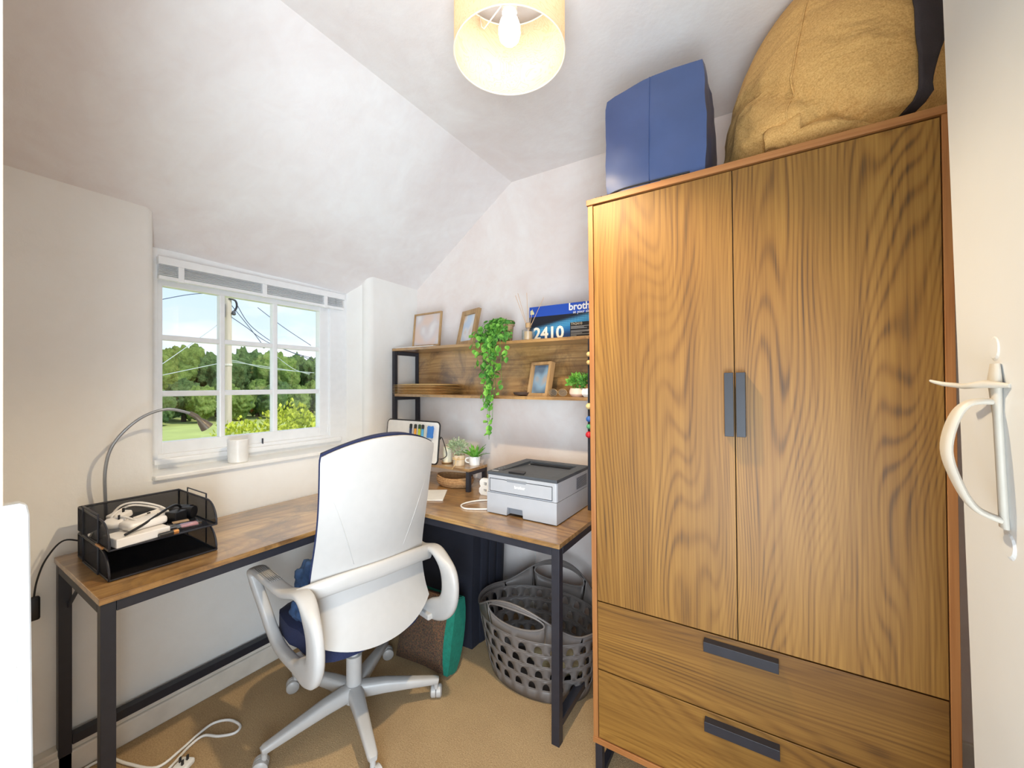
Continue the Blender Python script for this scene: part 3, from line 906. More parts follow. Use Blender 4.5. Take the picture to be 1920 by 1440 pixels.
# ================================================================== CORNER DESK with shelf hutch
DZ = 0.75
dk = thing('corner_desk', 'L-shaped corner desk, rustic brown boards on a black steel frame', 'desk', (-1.55, 1.35, 0.0))
obj('desktop', MB().box(-2.055, -1.545, 0.332, 1.346, DZ - 0.018, DZ, 0.0015), M['desk_y'], dk)
obj('desktop', MB().box(-2.055, -0.648, 1.349, 2.025, DZ - 0.018, DZ, 0.0015), M['desk_x'], dk)
S = 0.032
def post(x, y, z0=0.0, z1=DZ - 0.018): return MB().box(x - S / 2, x + S / 2, y - S / 2, y + S / 2, z0, z1, 0.0012)
legs = [(-1.565, 0.352), (-2.034, 0.352), (-0.667, 1.369), (-0.667, 2.0), (-2.034, 2.0)]
for x, y in legs:
    obj('leg', post(x, y), M['metal'], dk)
za, zb = DZ - 0.048, DZ - 0.0185
obj('apron', MB().box(-1.581, -1.549, 0.369, 1.385, za, zb, 0.001), M['metal'], dk)
obj('apron', MB().box(-2.05, -2.018, 0.369, 1.983, za, zb, 0.001), M['metal'], dk)
obj('apron', MB().box(-2.017, -1.582, 0.336, 0.368, za, zb, 0.001), M['metal'], dk)
obj('apron', MB().box(-1.548, -0.684, 1.353, 1.385, za, zb, 0.001), M['metal'], dk)
obj('apron', MB().box(-0.683, -0.651, 1.386, 1.983, za, zb, 0.001), M['metal'], dk)
obj('apron', MB().box(-2.017, -0.684, 1.984, 2.016, za, zb, 0.001), M['metal'], dk)
obj('foot_rail', MB().box(-2.05, -2.018, 0.369, 1.983, 0.102, 0.134, 0.001), M['metal'], dk)
obj('foot_rail', MB().box(-0.683, -0.651, 1.386, 1.983, 0.06, 0.088, 0.001), M['metal'], dk)
obj('brace', MB().bar((-2.030, 0.360, 0.575), (-1.86, 0.360, DZ - 0.046), 0.006, 0.012), M['metal'], dk)
obj('brace', MB().bar((-1.10, 1.99, 0.60), (-1.0, 1.99, DZ - 0.048), 0.006, 0.014), M['metal'], dk)
obj('cross_brace', MB().box(-1.575, -1.555, 1.95, 1.97, DZ - 0.2, za, 0.001), M['metal'], dk)
# shelf hutch: posts, two boards, back panel
hx0, hx1, hy0, hy1 = -2.045, -0.690, 1.79, 2.015
SH1, SH2 = 1.277, 1.567            # top faces of the two shelves
P2 = 0.024
for x in (hx0 + P2 / 2, hx1 - P2 / 2):
    for y in (hy0 + P2 / 2, hy1 - P2 / 2):
        obj('shelf_post', MB().box(x - P2 / 2, x + P2 / 2, y - P2 / 2, y + P2 / 2, DZ + 0.0005, SH2 - 0.017, 0.001), M['metal'], dk)
    for z in (SH1, SH2):
        obj('shelf_bearer', MB().box(x - P2 / 2, x + P2 / 2, hy0 + P2, hy1 - P2, z - 0.040, z - 0.0165, 0.001), M['metal'], dk)
obj('shelf', MB().box(hx0, hx1, hy0 - 0.001, hy1, SH2 - 0.016, SH2, 0.001), M['desk_x'], dk)
obj('shelf', MB().box(hx0 + P2, hx1 - P2, hy0 - 0.001, hy1 - 0.0, SH1 - 0.016, SH1, 0.001), M['desk_x'], dk)
obj('back_panel', MB().box(hx0 + P2 + 0.001, hx1 - P2 - 0.001, hy1 - 0.014, hy1 - 0.002, SH1, SH2 - 0.0165), M['desk_x'], dk)

# ================================================================== OFFICE CHAIR
ch = thing('office_chair', 'white high back swivel office chair with navy seat', 'chair', (-1.425, 1.05, 0.0), math.radians(169), world=False)
W_, N_ = M['chair'], M['navy']
# five-star base
bh = MB().lathe([(0.038, 0.06), (0.045, 0.075), (0.045, 0.115), (0.036, 0.125)], n=24)
obj('base_hub', bh, W_, ch, smooth=40)
for k in range(5):
    a = math.radians(21 + 72 * k)
    d = Vector((math.cos(a), math.sin(a), 0)); s = Vector((-d.y, d.x, 0))
    lg = MB().sweep([d * 0.03 + Vector((0, 0, 0.098)), d * 0.12 + Vector((0, 0, 0.097)), d * 0.22 + Vector((0, 0, 0.089)), d * 0.328 + Vector((0, 0, 0.080)), d * 0.338 + Vector((0, 0, 0.078))], tuple(s), [(0.058, 0.056), (0.050, 0.050), (0.042, 0.038), (0.034, 0.026), (0.024, 0.022)], 14, sq=4)
    leg = obj('base_leg', lg, W_, ch, smooth=40)
    c = d * 0.328
    obj('caster_stem', MB().tube([c + Vector((0, 0, 0.045)), c + Vector((0, 0, 0.078))], 0.010, 10), W_, leg, smooth=40)
    ca = a + (0.9, -0.5, 0.3, 1.4, -1.1)[k]
    cd = Vector((math.cos(ca), math.sin(ca), 0)); cs = Vector((-cd.y, cd.x, 0))
    cc = c + cd * 0.012 + Vector((0, 0, 0.026))
    for sgn in (-1, 1):
        b = MB()
        ax = cs * sgn
        pts = [cc + ax * o for o in (0.0005, 0.002, 0.019, 0.024)]
        b.tube(pts, [0.022, 0.0255, 0.0255, 0.019], 18)
        obj('caster_wheel', b, W_, leg, smooth=40)
obj('gas_lift', MB().lathe([(0.030, 0.12), (0.030, 0.24), (0.018, 0.241), (0.018, 0.36)], n=20), W_, ch, smooth=40)
obj('tilt_mechanism', MB().box(-0.10, 0.10, -0.07, 0.07, 0.335, 0.372, 0.008), M['black'], ch)
obj('tilt_lever', MB().tube([(0.02, -0.07, 0.35), (0.02, -0.25, 0.345), (0.02, -0.29, 0.345)], [0.006, 0.006, 0.010], 8), W_, ch, smooth=40)
# seat cushion
def seatf(p, u):
    k = max(abs(u.x), abs(u.y))
    rad = math.sqrt(u.x * u.x + u.y * u.y)
    f = (abs(u.x) ** 4 + abs(u.y) ** 4) ** 0.25
    q = 1.0 if rad < 1e-6 else k / max(f, 1e-6)
    x, y = p.x * q, p.y * q
    z = p.z * (1 - 0.35 * k ** 6)
    if u.z > 0: z += 0.008 * (1 - k * k)
    if u.x > 0: z -= 0.018 * u.x ** 3
    return Vector((x + 0.020, y * (0.94 if u.x < -0.2 else 1.0), z + 0.414))
obj('seat', soft_box(0.234, 0.236, 0.050, 9, seatf), N_, ch, smooth=60)
# backrest: one-piece white shell with navy mesh in front
def backx(z):
    t_ = (z - 0.40) / 0.75
    return -0.205 - 0.046 * math.exp(-((z - 0.38) / 0.12) ** 2) - 0.085 * max(0, t_) ** 1.5 + 0.028 * math.exp(-((t_ - 0.32) / 0.22) ** 2)
def halfw(z):
    t_ = (z - 0.40) / 0.75
    w = 0.222 + 0.008 * math.cos(t_ * 5.0)
    if t_ > 0.90: w *= math.sqrt(max(0.0, 1 - ((t_ - 0.90) / 0.115) ** 2 * 0.30))
    return w
def shell(s, t_, grow=0.0, fwd=0.0, zt=1.155, zb=0.400):
    u = s * 2 - 1
    top = zt - 0.055 * abs(u) ** 2.4
    bot = zb + 0.060 * abs(u) ** 2.2
    z = bot + (top - bot) * t_
    y = u * (halfw(z) + grow)
    x = backx(z) + (0.055 if z > 0.5 else 0.055 - 0.020 * min(1, (0.5 - z) / 0.1)) * u * u + fwd
    return (x, y, z)
obj('back_shell', MB().slab(lambda s, t_: shell(s, t_), 24, 36, -0.010), W_, ch, smooth=60)
obj('back_mesh', MB().slab(lambda s, t_: shell(s, t_, 0.004, 0.005, 1.162, 0.43), 24, 36, 0.022), N_, ch, smooth=60)
# faint pressed ribs on the shell
for sg in (-1, 1):
    pts = []
    for k in range(13):
        q = k / 12
        u = sg * (0.86 - 0.42 * q)
        z = 0.96 - 0.26 * q
        pts.append((backx(z) + 0.055 * u * u - 0.0105, u * halfw(z), z))
    obj('shell_rib', MB().tube(pts, [0.0006 + 0.0008 * math.sin(PI * k / 12) for k in range(13)], 6), W_, ch, smooth=180)
# lumbar band joined to the two loop arms
bp = []
for k in range(25):
    u = -1 + 2 * k / 24
    z = 0.655 - 0.030 * abs(u) ** 2.5
    bp.append(Vector((backx(0.65) + 0.065 * u * u - 0.022, u * 0.262, z)))
obj('lumbar_band', MB().sweep(bp, (0, 0, 1), [(0.062, 0.026)] * 25, 14), W_, ch, smooth=60)
for sg in (1, -1):
    loop = [(-0.195, 0.262, 0.645), (-0.06, 0.275, 0.618), (0.07, 0.290, 0.628), (0.165, 0.298, 0.632), (0.205, 0.300, 0.612), (0.205, 0.298, 0.575), (0.165, 0.280, 0.49), (0.115, 0.264, 0.405), (0.04, 0.257, 0.368), (-0.09, 0.254, 0.372), (-0.19, 0.257, 0.396), (-0.262, 0.260, 0.430), (-0.292, 0.262, 0.495), (-0.275, 0.264, 0.58)]
    pts = catmull([(x, sg * y, z) for x, y, z in loop], 6, True)
    secs = []
    for p in pts:
        if p.z > 0.60: secs.append((0.056, 0.026))
        elif p.x < -0.15: secs.append((0.038, 0.092))
        else: secs.append((0.040, 0.038))
    # smooth the sections round the loop
    for _ in range(6):
        secs = [tuple((secs[i - 1][j] + 2 * secs[i][j] + secs[(i + 1) % len(secs)][j]) / 4 for j in (0, 1)) for i in range(len(secs))]
    arm = obj('armrest', MB().sweep(pts, (0, 1, 0.0), secs, 14, True, 3.0), W_, ch, smooth=60)
    for k in range(7):
        off = (k - 3) * 0.0064
        obj('arm_groove', MB().tube([(0.0 + 0.01, sg * (0.282 + off), 0.6385), (0.07, sg * (0.290 + off), 0.6425), (0.15, sg * (0.297 + off), 0.6465)], 0.0014, 5), M['chair_groove'], arm)
obj('seat_link', MB().box(-0.20, -0.05, -0.255, -0.22, 0.36, 0.385, 0.006), W_, ch)
obj('seat_link', MB().box(-0.20, -0.05, 0.22, 0.255, 0.36, 0.385, 0.006), W_, ch)
# blue denim garment dropped on the seat
gm = MB()
def gar(q):
    return 1 + 0.30 * noise.noise(q * 2.1 + Vector((3, 1, 0))) + 0.14 * abs(noise.noise(q * 5.0))
cm = Matrix.Rotation(math.radians(169), 4, 'Z'); cm.translation = Vector((-1.425, 1.05, 0))
g1 = cm @ Vector((0.015, 0.170, 0.505)); g2 = cm @ Vector((0.045, 0.155, 0.585))
gm.ico(g1, (0.060, 0.058, 0.050), 4, gar)
gm.ico(g2, (0.050, 0.048, 0.070), 4, lambda q: gar(q + Vector((4, 4, 4))))
single('denim_garment', gm, M['denim'], 'crumpled blue denim garment lying on the chair seat', 'clothing', (g1.x, g1.y, 0.475), smooth=180)
# ================================================================== CEILING PENDANT
LX, LY, LZ = -0.598, 0.932, 2.237
lp = thing('pendant_lamp', 'lit ceiling lamp with beige fabric drum shade', 'lamp', (LX, LY, ZC))
SR, SHH = 0.150, 0.215
sh_ = MB()
nn = 64
sh_.lathe([(SR, 0), (SR, SHH)], (LX, LY, LZ), nn, caps=False)
obj('lamp_shade', sh_, M['shade'], lp, smooth=60)
for z in (0.0, SHH):
    obj('shade_rim', MB().tube([(LX + SR * math.cos(2 * PI * k / 64), LY + SR * math.sin(2 * PI * k / 64), LZ + z) for k in range(64)], 0.0022, 6, True), M['shade_in'], lp, smooth=180)
obj('bulb', MB().lathe([(0.004, -0.040), (0.016, -0.037), (0.026, -0.026), (0.030, -0.010), (0.029, 0.006), (0.024, 0.022), (0.017, 0.034), (0.014, 0.045)], (LX, LY, LZ + 0.072), 20), M['bulb'], lp, smooth=60)
obj('bulb_holder', MB().lathe([(0.020, 0), (0.021, 0.05), (0.016, 0.055), (0.010, 0.07)], (LX, LY, LZ + 0.117), 20), M['white'], lp, smooth=40)
sp = MB()
rz = LZ + 0.165
sp.tube([(LX + 0.021 * math.cos(2 * PI * k / 24), LY + 0.021 * math.sin(2 * PI * k / 24), rz) for k in range(24)], 0.0022, 6, True)
obj('fitter_ring', sp, M['white'], lp, smooth=180)
for k in range(3):
    a = math.radians(40 + 120 * k)
    c, s = math.cos(a), math.sin(a)
    obj('spider_wire', MB().tube([(LX + 0.021 * c, LY + 0.021 * s, rz), (LX + 0.125 * c, LY + 0.125 * s, rz - 0.005), (LX + 0.138 * c, LY + 0.138 * s, rz + 0.01), (LX + 0.148 * c, LY + 0.148 * s, LZ + SHH - 0.002)], 0.0018, 6), M['white'], lp, smooth=180)
obj('flex', MB().tube([(LX, LY, LZ + 0.18), (LX, LY, ZC - 0.03)], 0.0035, 8), M['white'], lp)
obj('ceiling_rose', MB().lathe([(0.045, 0), (0.042, -0.012), (0.025, -0.026), (0.006, -0.032)], (LX, LY, ZC - 0.0005), 24), M['white'], lp, smooth=40)
sp_d = bpy.data.lights.new('bulb_light', 'SPOT')
sp_d.energy = SPOT_POWER
sp_d.color = (1.0, 0.80, 0.52)
sp_d.spot_size = math.radians(128)
sp_d.spot_blend = 0.5
sp_d.shadow_soft_size = 0.025
sp_o = bpy.data.objects.new('bulb_light', sp_d)
COL.objects.link(sp_o)
sp_o.location = (LX, LY, LZ + 0.026)

# ================================================================== PRINTER
pr = thing('laser_printer', 'pale grey laser printer with charcoal top on the desk wing', 'printer', (-0.917, 1.695, DZ))
px0, px1, pyf, pyb = -1.094, -0.740, 1.515, 1.875
G, GD, CH = M['printer'], M['printer_dim'], M['charcoal']
z0 = DZ + 0.004
lowb = MB().prism_on([(px0, 0), (-0.988, 0), (-0.984, 0.036), (-0.906, 0.036), (-0.902, 0), (px1, 0), (px1, 0.0915), (px0, 0.0915)], (0, pyf, z0), (1, 0, 0), (0, 0, 1), -(pyb - pyf))
obj('paper_drawer', lowb, G, pr)
obj('drawer_grip', MB().box(-0.983, -0.907, pyf + 0.016, pyf + 0.30, z0 + 0.006, z0 + 0.0355, 0.002), GD, pr)
up = MB().prism_on([(x, y) for x, y in rrect(px1 - px0, pyb - pyf, 0.012)], ((px0 + px1) / 2, (pyf + pyb) / 2, z0 + 0.0935), (1, 0, 0), (0, 1, 0), 0.079)
obj('housing', up, G, pr)
fp = obj('front_flap', MB().box(px0 + 0.018, px1 - 0.022, pyf - 0.0022, pyf + 0.002, z0 + 0.101, z0 + 0.156, 0.001), G, pr)
ol = MB()
for a, b, c, d in ((px0 + 0.016, px1 - 0.020, z0 + 0.1565, z0 + 0.158), (px0 + 0.016, px1 - 0.020, z0 + 0.099, z0 + 0.1005), (px0 + 0.016, px0 + 0.0175, z0 + 0.099, z0 + 0.158), (px1 - 0.0215, px1 - 0.020, z0 + 0.099, z0 + 0.158)):
    ol.box(a, b, pyf - 0.0026, pyf + 0.001, c, d)
obj('flap_gap', ol, M['black'], fp)
obj('flap_pull', MB().box(-0.985, -0.885, pyf - 0.004, pyf + 0.0, z0 + 0.151, z0 + 0.162, 0.002), GD, fp)
text_part('lettering', 'brother', 0.017, (-0.945, pyf - 0.0027, z0 + 0.126), (1, 0, 0), (0, 0, 1), M['white'], fp, 0.0006)
zt_ = z0 + 0.1725
top = MB()
# charcoal lid with an output well
top.box(px0, px1, pyf, pyf + 0.05, zt_, zt_ + 0.014, 0.002)
top.box(px0, -1.045, pyf + 0.05, pyb, zt_, zt_ + 0.014); top.box(-0.785, px1, pyf + 0.05, pyb, zt_, zt_ + 0.014)
top.box(-1.045, -0.785, 1.83, pyb, zt_, zt_ + 0.014)
lid = obj('top_cover', top, CH, pr)
obj('output_ramp', MB().add([(-1.045, pyf + 0.05, zt_ + 0.012), (-0.785, pyf + 0.05, zt_ + 0.012), (-0.785, 1.80, zt_ + 0.001), (-1.045, 1.80, zt_ + 0.001), (-1.045, 1.80, zt_ + 0.0), (-0.785, 1.80, zt_ + 0.0), (-0.785, pyf + 0.05, zt_), (-1.045, pyf + 0.05, zt_)], [(0, 1, 2, 3), (3, 2, 5, 4), (4, 5, 6, 7), (7, 6, 1, 0), (0, 3, 4, 7), (1, 6, 5, 2)]), CH, lid)
obj('output_slot', MB().box(-1.03, -0.80, 1.802, 1.829, zt_ + 0.0005, zt_ + 0.006), M['black'], lid)
obj('paper_stop', MB().prism([(-0.985, pyf + 0.012), (-0.905, pyf + 0.012), (-0.92, pyf + 0.055), (-0.97, pyf + 0.055)], zt_ + 0.0142, zt_ + 0.021), M['black'], lid)
obj('control_label', MB().box(-1.083, -1.050, pyf + 0.02, pyf + 0.032, zt_ + 0.0142, zt_ + 0.0148), G, lid)
for k in range(3):
    obj('button', MB().lathe([(0.005, 0), (0.005, 0.002)], (-1.068, pyf + 0.06 + 0.022 * k, zt_ + 0.0142), 10), GD, lid)
for r in range(9):
    obj('vent_slot', MB().box(px1 - 0.001, px1 + 0.0008, 1.72, 1.84, z0 + 0.105 + r * 0.006, z0 + 0.108 + r * 0.006), CH, pr)

# white lead beside the printer
single('power_lead', MB().tube(catmull([(-1.12, 1.69, DZ + 0.004), (-1.20, 1.66, DZ + 0.004), (-1.25, 1.60, DZ + 0.004), (-1.258, 1.53, DZ + 0.004), (-1.207, 1.494, DZ + 0.004), (-1.13, 1.53, DZ + 0.004), (-1.10, 1.56, DZ + 0.004)], 6), 0.004, 8), M['white'], 'white lead looping out beside the printer', 'cable', (-1.2, 1.55, DZ), smooth=180)
# letter-shaped white block between riser and printer
lb = thing('letter_block', 'white letter-shaped block standing beside the printer', 'block', (-1.27, 1.74, DZ))
w2, h2 = 0.075, 0.088
outer = [(-0.024, 0.001), (0.030, 0.001), (0.036, 0.008), (0.036, 0.080), (0.030, 0.088), (-0.020, 0.088), (-0.032, 0.074), (-0.032, 0.056), (-0.026, 0.046), (-0.036, 0.034), (-0.036, 0.014)]
def holed(outer, holes, o, depth):
    bm = bmesh.new()
    es = []
    for lp_ in [outer] + holes:
        vv = [bm.verts.new((o[0] + x, o[1], o[2] + z)) for x, z in lp_]
        es += [bm.edges.new((vv[i], vv[(i + 1) % len(vv)])) for i in range(len(vv))]
    r = bmesh.ops.triangle_fill(bm, edges=es, use_beauty=True)
    ex = bmesh.ops.extrude_face_region(bm, geom=list(bm.faces))
    for q in ex['geom']:
        if isinstance(q, bmesh.types.BMVert): q.co.y += depth
    return MB().bm(bm)
sq1 = [(-0.006, 0.018), (0.012, 0.018), (0.012, 0.034), (-0.006, 0.034)]
sq2 = [(-0.006, 0.052), (0.012, 0.052), (0.012, 0.070), (-0.006, 0.070)]
obj('block', holed(outer, [sq1, sq2], (-1.27, 1.735, DZ), 0.02), M['white'], lb)

# ================================================================== DESK RISER and what is on it
rs_ = thing('desk_riser', 'small rustic board riser on black steel legs, left of printer', 'riser', (-1.66, 1.70, DZ))
rx0, rx1, ry0, ry1, RZ = -1.93, -1.375, 1.735, 1.905, 0.876
RZ = 0.876
rs_['_o'] = (-1.66, 1.70, DZ)
obj('board', MB().box(rx0, rx1, ry0, ry1, RZ - 0.016, RZ, 0.001), M['desk_x'], rs_)
for x in (rx0 + 0.012, rx1 - 0.012):
    for y in (ry0 + 0.012, ry1 - 0.012):
        obj('leg', MB().box(x - 0.011, x + 0.011, y - 0.011, y + 0.011, DZ, RZ - 0.0165, 0.001), M['metal'], rs_)
    obj('side_rail', MB().box(x - 0.011, x + 0.011, ry0 + 0.024, ry1 - 0.024, RZ - 0.036, RZ - 0.0165, 0.001), M['metal'], rs_)
# coiled basket under it
t = NT('coiled_seagrass')
cw = t.n.new('ShaderNodeTexWave'); cw.bands_direction = 'Z'; cw.inputs['Scale'].default_value = 45; cw.inputs['Distortion'].default_value = 0.6
t.link(t.coords(), cw.inputs['Vector'])
t.base(t.mix(0.4, t.ramp(cw.outputs[0], [(0.1, rgb(120, 82, 48)), (0.6, rgb(206, 160, 110))]), t.ramp(t.noise(t.coords(), 90, 3), [(0.3, rgb(150, 104, 62)), (0.7, rgb(220, 178, 128))])))
t.b.inputs['Roughness'].default_value = 0.85
t.bump(cw.outputs[0], 0.5, 0.003)
M['seagrass'] = t.m
bk = MB()
bc = (-1.545, 1.82, DZ + 0.0005)
for i, (r, z) in enumerate(((0.095, 0.008), (0.105, 0.017), (0.111, 0.026), (0.114, 0.035), (0.113, 0.044), (0.110, 0.053))):
    bk.tube([(bc[0] + r * math.cos(2 * PI * k / 40), bc[1] + r * 0.72 * math.sin(2 * PI * k / 40), bc[2] + z + 0.004 * math.sin(2 * PI * k / 40 * 2 + 1) * (1 if i == 5 else 0)) for k in range(40)], 0.0068, 8, True)
bk.lathe([(0.09, 0.001), (0.09, 0.010)], bc, 32, 1, 0.72)
single('woven_basket', bk, M['seagrass'], 'round coiled seagrass basket under the desk riser', 'basket', bc, smooth=180)
# candle
cd_ = thing('pillar_candle', 'cream pillar candle on the riser behind the twine pot', 'candle', (-1.600, 1.815, RZ))
M['wax'] = plain('cream_wax', rgb(236, 230, 206), 0.5)
obj('wax', MB().lathe([(0.026, 0.006), (0.026, 0.09), (0.022, 0.095), (0.006, 0.093)], (-1.600, 1.815, RZ), 20), M['wax'], cd_, smooth=40)
obj('dish', MB().lathe([(0.030, 0.0), (0.036, 0.005), (0.036, 0.007), (0.028, 0.006)], (-1.600, 1.815, RZ), 20), M['frame_wood'], cd_, smooth=40)
obj('wick', MB().tube([(-1.600, 1.815, RZ + 0.09), (-1.599, 1.815, RZ + 0.102)], 0.001, 5), M['black'], cd_)
# pot with twine bow, fuzzy sage-green plant
M['sage'] = leaf_mat('sage_leaves', rgb(136, 158, 116), rgb(172, 190, 150), rgb(208, 218, 192), 30, 0.002)
M['green'] = leaf_mat('bright_leaves', rgb(66, 134, 40), rgb(106, 172, 62), rgb(156, 208, 104), 30, 0.002)
M['dkgreen'] = leaf_mat('deep_green_leaves', rgb(42, 98, 36), rgb(78, 142, 58), rgb(128, 184, 92), 30, 0.002)
M['potwood'] = plain('whitewashed_wood', rgb(206, 186, 158), 0.7, var=0.15, vscale=60, stretch=(1, 1, 0.1))
M['twine'] = plain('jute_twine', rgb(216, 184, 130), 0.9)
tp = thing('twine_pot_plant', 'fuzzy sage green plant in whitewashed pot tied with twine', 'potted plant', (-1.495, 1.795, RZ))
c = (-1.495, 1.795, RZ)
obj('pot', MB().lathe([(0.032, 0.0005), (0.035, 0.06), (0.032, 0.06), (0.030, 0.05)], c, 24), M['potwood'], tp, smooth=40)
obj('twine_bow', MB().tube([(c[0] + 0.0355 * math.cos(2 * PI * k / 24), c[1] + 0.0355 * math.sin(2 * PI * k / 24), c[2] + 0.038) for k in range(24)], 0.002, 5, True)
    .tube(catmull([(c[0] + 0.012, c[1] - 0.036, c[2] + 0.038), (c[0] - 0.006, c[1] - 0.042, c[2] + 0.050), (c[0] - 0.010, c[1] - 0.040, c[2] + 0.040), (c[0] + 0.012, c[1] - 0.038, c[2] + 0.038)], 4), 0.0018, 5)
    .tube(catmull([(c[0] + 0.012, c[1] - 0.037, c[2] + 0.038), (c[0] + 0.030, c[1] - 0.036, c[2] + 0.050), (c[0] + 0.028, c[1] - 0.034, c[2] + 0.038), (c[0] + 0.012, c[1] - 0.037, c[2] + 0.038)], 4), 0.0018, 5)
    .tube([(c[0] + 0.012, c[1] - 0.037, c[2] + 0.038), (c[0] + 0.010, c[1] - 0.045, c[2] + 0.012), (c[0] + 0.006, c[1] - 0.066, c[2] - 0.010)], 0.0018, 5), M['twine'], tp, smooth=180)
def sprig_mass(c, r, n, L, W, rnd, up=0.4):
    b = MB()
    for k in range(n):
        d = Vector((rnd.gauss(0, 1), rnd.gauss(0, 1), rnd.gauss(0.3, 0.8))).normalized()
        p = Vector(c) + Vector((d.x * r[0], d.y * r[1], d.z * r[2])) * rnd.uniform(0.35, 1.0)
        a = (d + Vector((0, 0, up)) + Vector((rnd.uniform(-.5, .5), rnd.uniform(-.5, .5), rnd.uniform(-.5, .5)))).normalized() * L * rnd.uniform(0.6, 1.2)
        s = a.cross(Vector((rnd.uniform(-1, 1), rnd.uniform(-1, 1), rnd.uniform(-1, 1)))).normalized() * W / 2
        nn_ = a.cross(s).normalized() * W * 0.15
        b.add([p, p + a * 0.45 + s + nn_, p + a, p + a * 0.45 - s + nn_], [(0, 1, 2), (0, 2, 3)])
    return b
rp_ = random.Random(5)
tag(obj('foliage', sprig_mass((c[0] - 0.006, c[1], c[2] + 0.105), (0.058, 0.05, 0.042), 420, 0.022, 0.007, rp_), M['sage'], tp), kind='stuff')
for k in range(7):
    a = 2 * PI * k / 7
    obj('stem', MB().tube([(c[0], c[1], c[2] + 0.045), (c[0] + 0.03 * math.cos(a), c[1] + 0.03 * math.sin(a), c[2] + 0.11)], 0.0012, 5), M['sage'], tp)
# mug with spiky plant
mp = thing('mug_plant', 'spiky green plant in small white mug on the riser', 'potted plant', (-1.425, 1.85, RZ))
c = (-1.425, 1.85, RZ)
obj('mug', MB().lathe([(0.030, 0.0005), (0.033, 0.05), (0.030, 0.05), (0.028, 0.04)], c, 24), M['white'], mp, smooth=40)
obj('mug_handle', MB().tube(catmull([(c[0] - 0.028, c[1] - 0.014, c[2] + 0.040), (c[0] - 0.044, c[1] - 0.024, c[2] + 0.036), (c[0] - 0.044, c[1] - 0.024, c[2] + 0.018), (c[0] - 0.028, c[1] - 0.014, c[2] + 0.012)], 5), 0.004, 8), M['white'], mp, smooth=180)
blade = leaf_mesh('blade_leaf', 0.085, 0.016, M['green'], 0.25, 4, 0.95)
for k in range(26):
    a = rp_.uniform(0, 2 * PI); el = rp_.uniform(0.35, 1.35)
    o = bpy.data.objects.new('leaf', blade); COL.objects.link(o); o.parent = mp
    o.location = (0.012 * math.cos(a), 0.012 * math.sin(a), 0.044)
    o.rotation_euler = (rp_.uniform(-.4, .4), -el, a)
    o.scale = (rp_.uniform(0.75, 1.1),) * 3
# whiteboard on a wire stand
wbd = thing('whiteboard', 'small white dry-wipe board on wire stand behind the chair', 'whiteboard', (-1.82, 1.745, RZ))
wo, wux, wuy = Vector((-1.822, 1.742, RZ + 0.122)), Vector((1, 0.0, 0)), Vector((0, 0.10, 0.995))
obj('board', MB().prism_on(rrect(0.435, 0.238, 0.022), wo, wux, wuy, -0.010), M['white'], wbd)
rim = [wo + wux * x + wuy * y + Vector((0, 0.004, 0)) for x, y in rrect(0.437, 0.240, 0.023)]
obj('rim', MB().tube(rim, 0.005, 6, True), M['black'], wbd, smooth=180)
obj('stand', MB().tube(catmull([wo + wux * 0.222 + wuy * 0.03, wo + wux * 0.236 + wuy * 0.03 + Vector((0, 0.01, 0)), wo + wux * 0.246 + Vector((0, 0.04, -0.06)), wo + wux * 0.235 + Vector((0, 0.035, -0.085)), wo + wux * 0.215 + Vector((0, 0.02, -0.095))], 5), 0.0025, 6), M['black'], wbd, smooth=180)
obj('stand_knob', MB().ico(wo + wux * 0.228 + wuy * 0.03 + Vector((0, 0.0, 0)), 0.007, 2), M['black'], wbd)
for x, cb in ((0.008, (40, 60, 110)), (0.046, (244, 170, 60)), (0.080, (190, 214, 60)), (0.106, (90, 180, 230))):
    mm_ = plain('marker_barrel', rgb(*cb), 0.4)
    mk = thing('marker_pen', {0.008: 'dark blue marker pen clipped to the whiteboard', 0.046: 'orange marker pen clipped to the whiteboard', 0.080: 'lime green marker pen clipped to the whiteboard', 0.106: 'light blue marker pen clipped to the whiteboard'}[x], 'marker', tuple(wo + wux * x + wuy * 0.03), 0, 'pens on the whiteboard')
    b0 = wo + wux * x + Vector((0, -0.019, 0))
    obj('barrel', MB().tube([b0 + wuy * -0.01, b0 + wuy * 0.078], 0.0075, 10), mm_, mk, smooth=40)
    obj('cap', MB().tube([b0 + wuy * 0.078, b0 + wuy * 0.100, b0 + wuy * 0.104], [0.0085, 0.0085, 0.004], 10), plain('marker_cap', rgb(36, 44, 44), 0.4) if cb[0] != 190 else plain('marker_cap_green', rgb(44, 78, 40), 0.4), mk, smooth=40)
M['eraser'] = plain('blue_foam', rgb(64, 130, 214), 0.7)
er = [(0.144, 0.032), (0.150, 0.028), (0.165, 0.031), (0.182, 0.028), (0.188, 0.034), (0.185, 0.048), (0.189, 0.085), (0.184, 0.098), (0.166, 0.095), (0.150, 0.098), (0.144, 0.090), (0.147, 0.06)]
eo = MB().prism_on(er, wo + Vector((0, -0.012, 0)), wux, wuy, 0.010)
single('board_eraser', eo, M['eraser'], 'blue board eraser stuck on the whiteboard', 'eraser', tuple(wo + wux * 0.166 + wuy * 0.03))
# white desk pad behind the chair
dp = MB().box(-0.30, 0.30, -0.10, 0.10, 0.0005, 0.006, 0.002)
dpm = Matrix.Translation((-1.69, 1.45, DZ)) @ Matrix.Rotation(math.radians(35), 4, 'Z')
dp.xf(dpm)
single('desk_pad', dp, M['white'], 'white writing pad lying on the desk behind the chair', 'pad', (-1.665, 1.40, DZ))

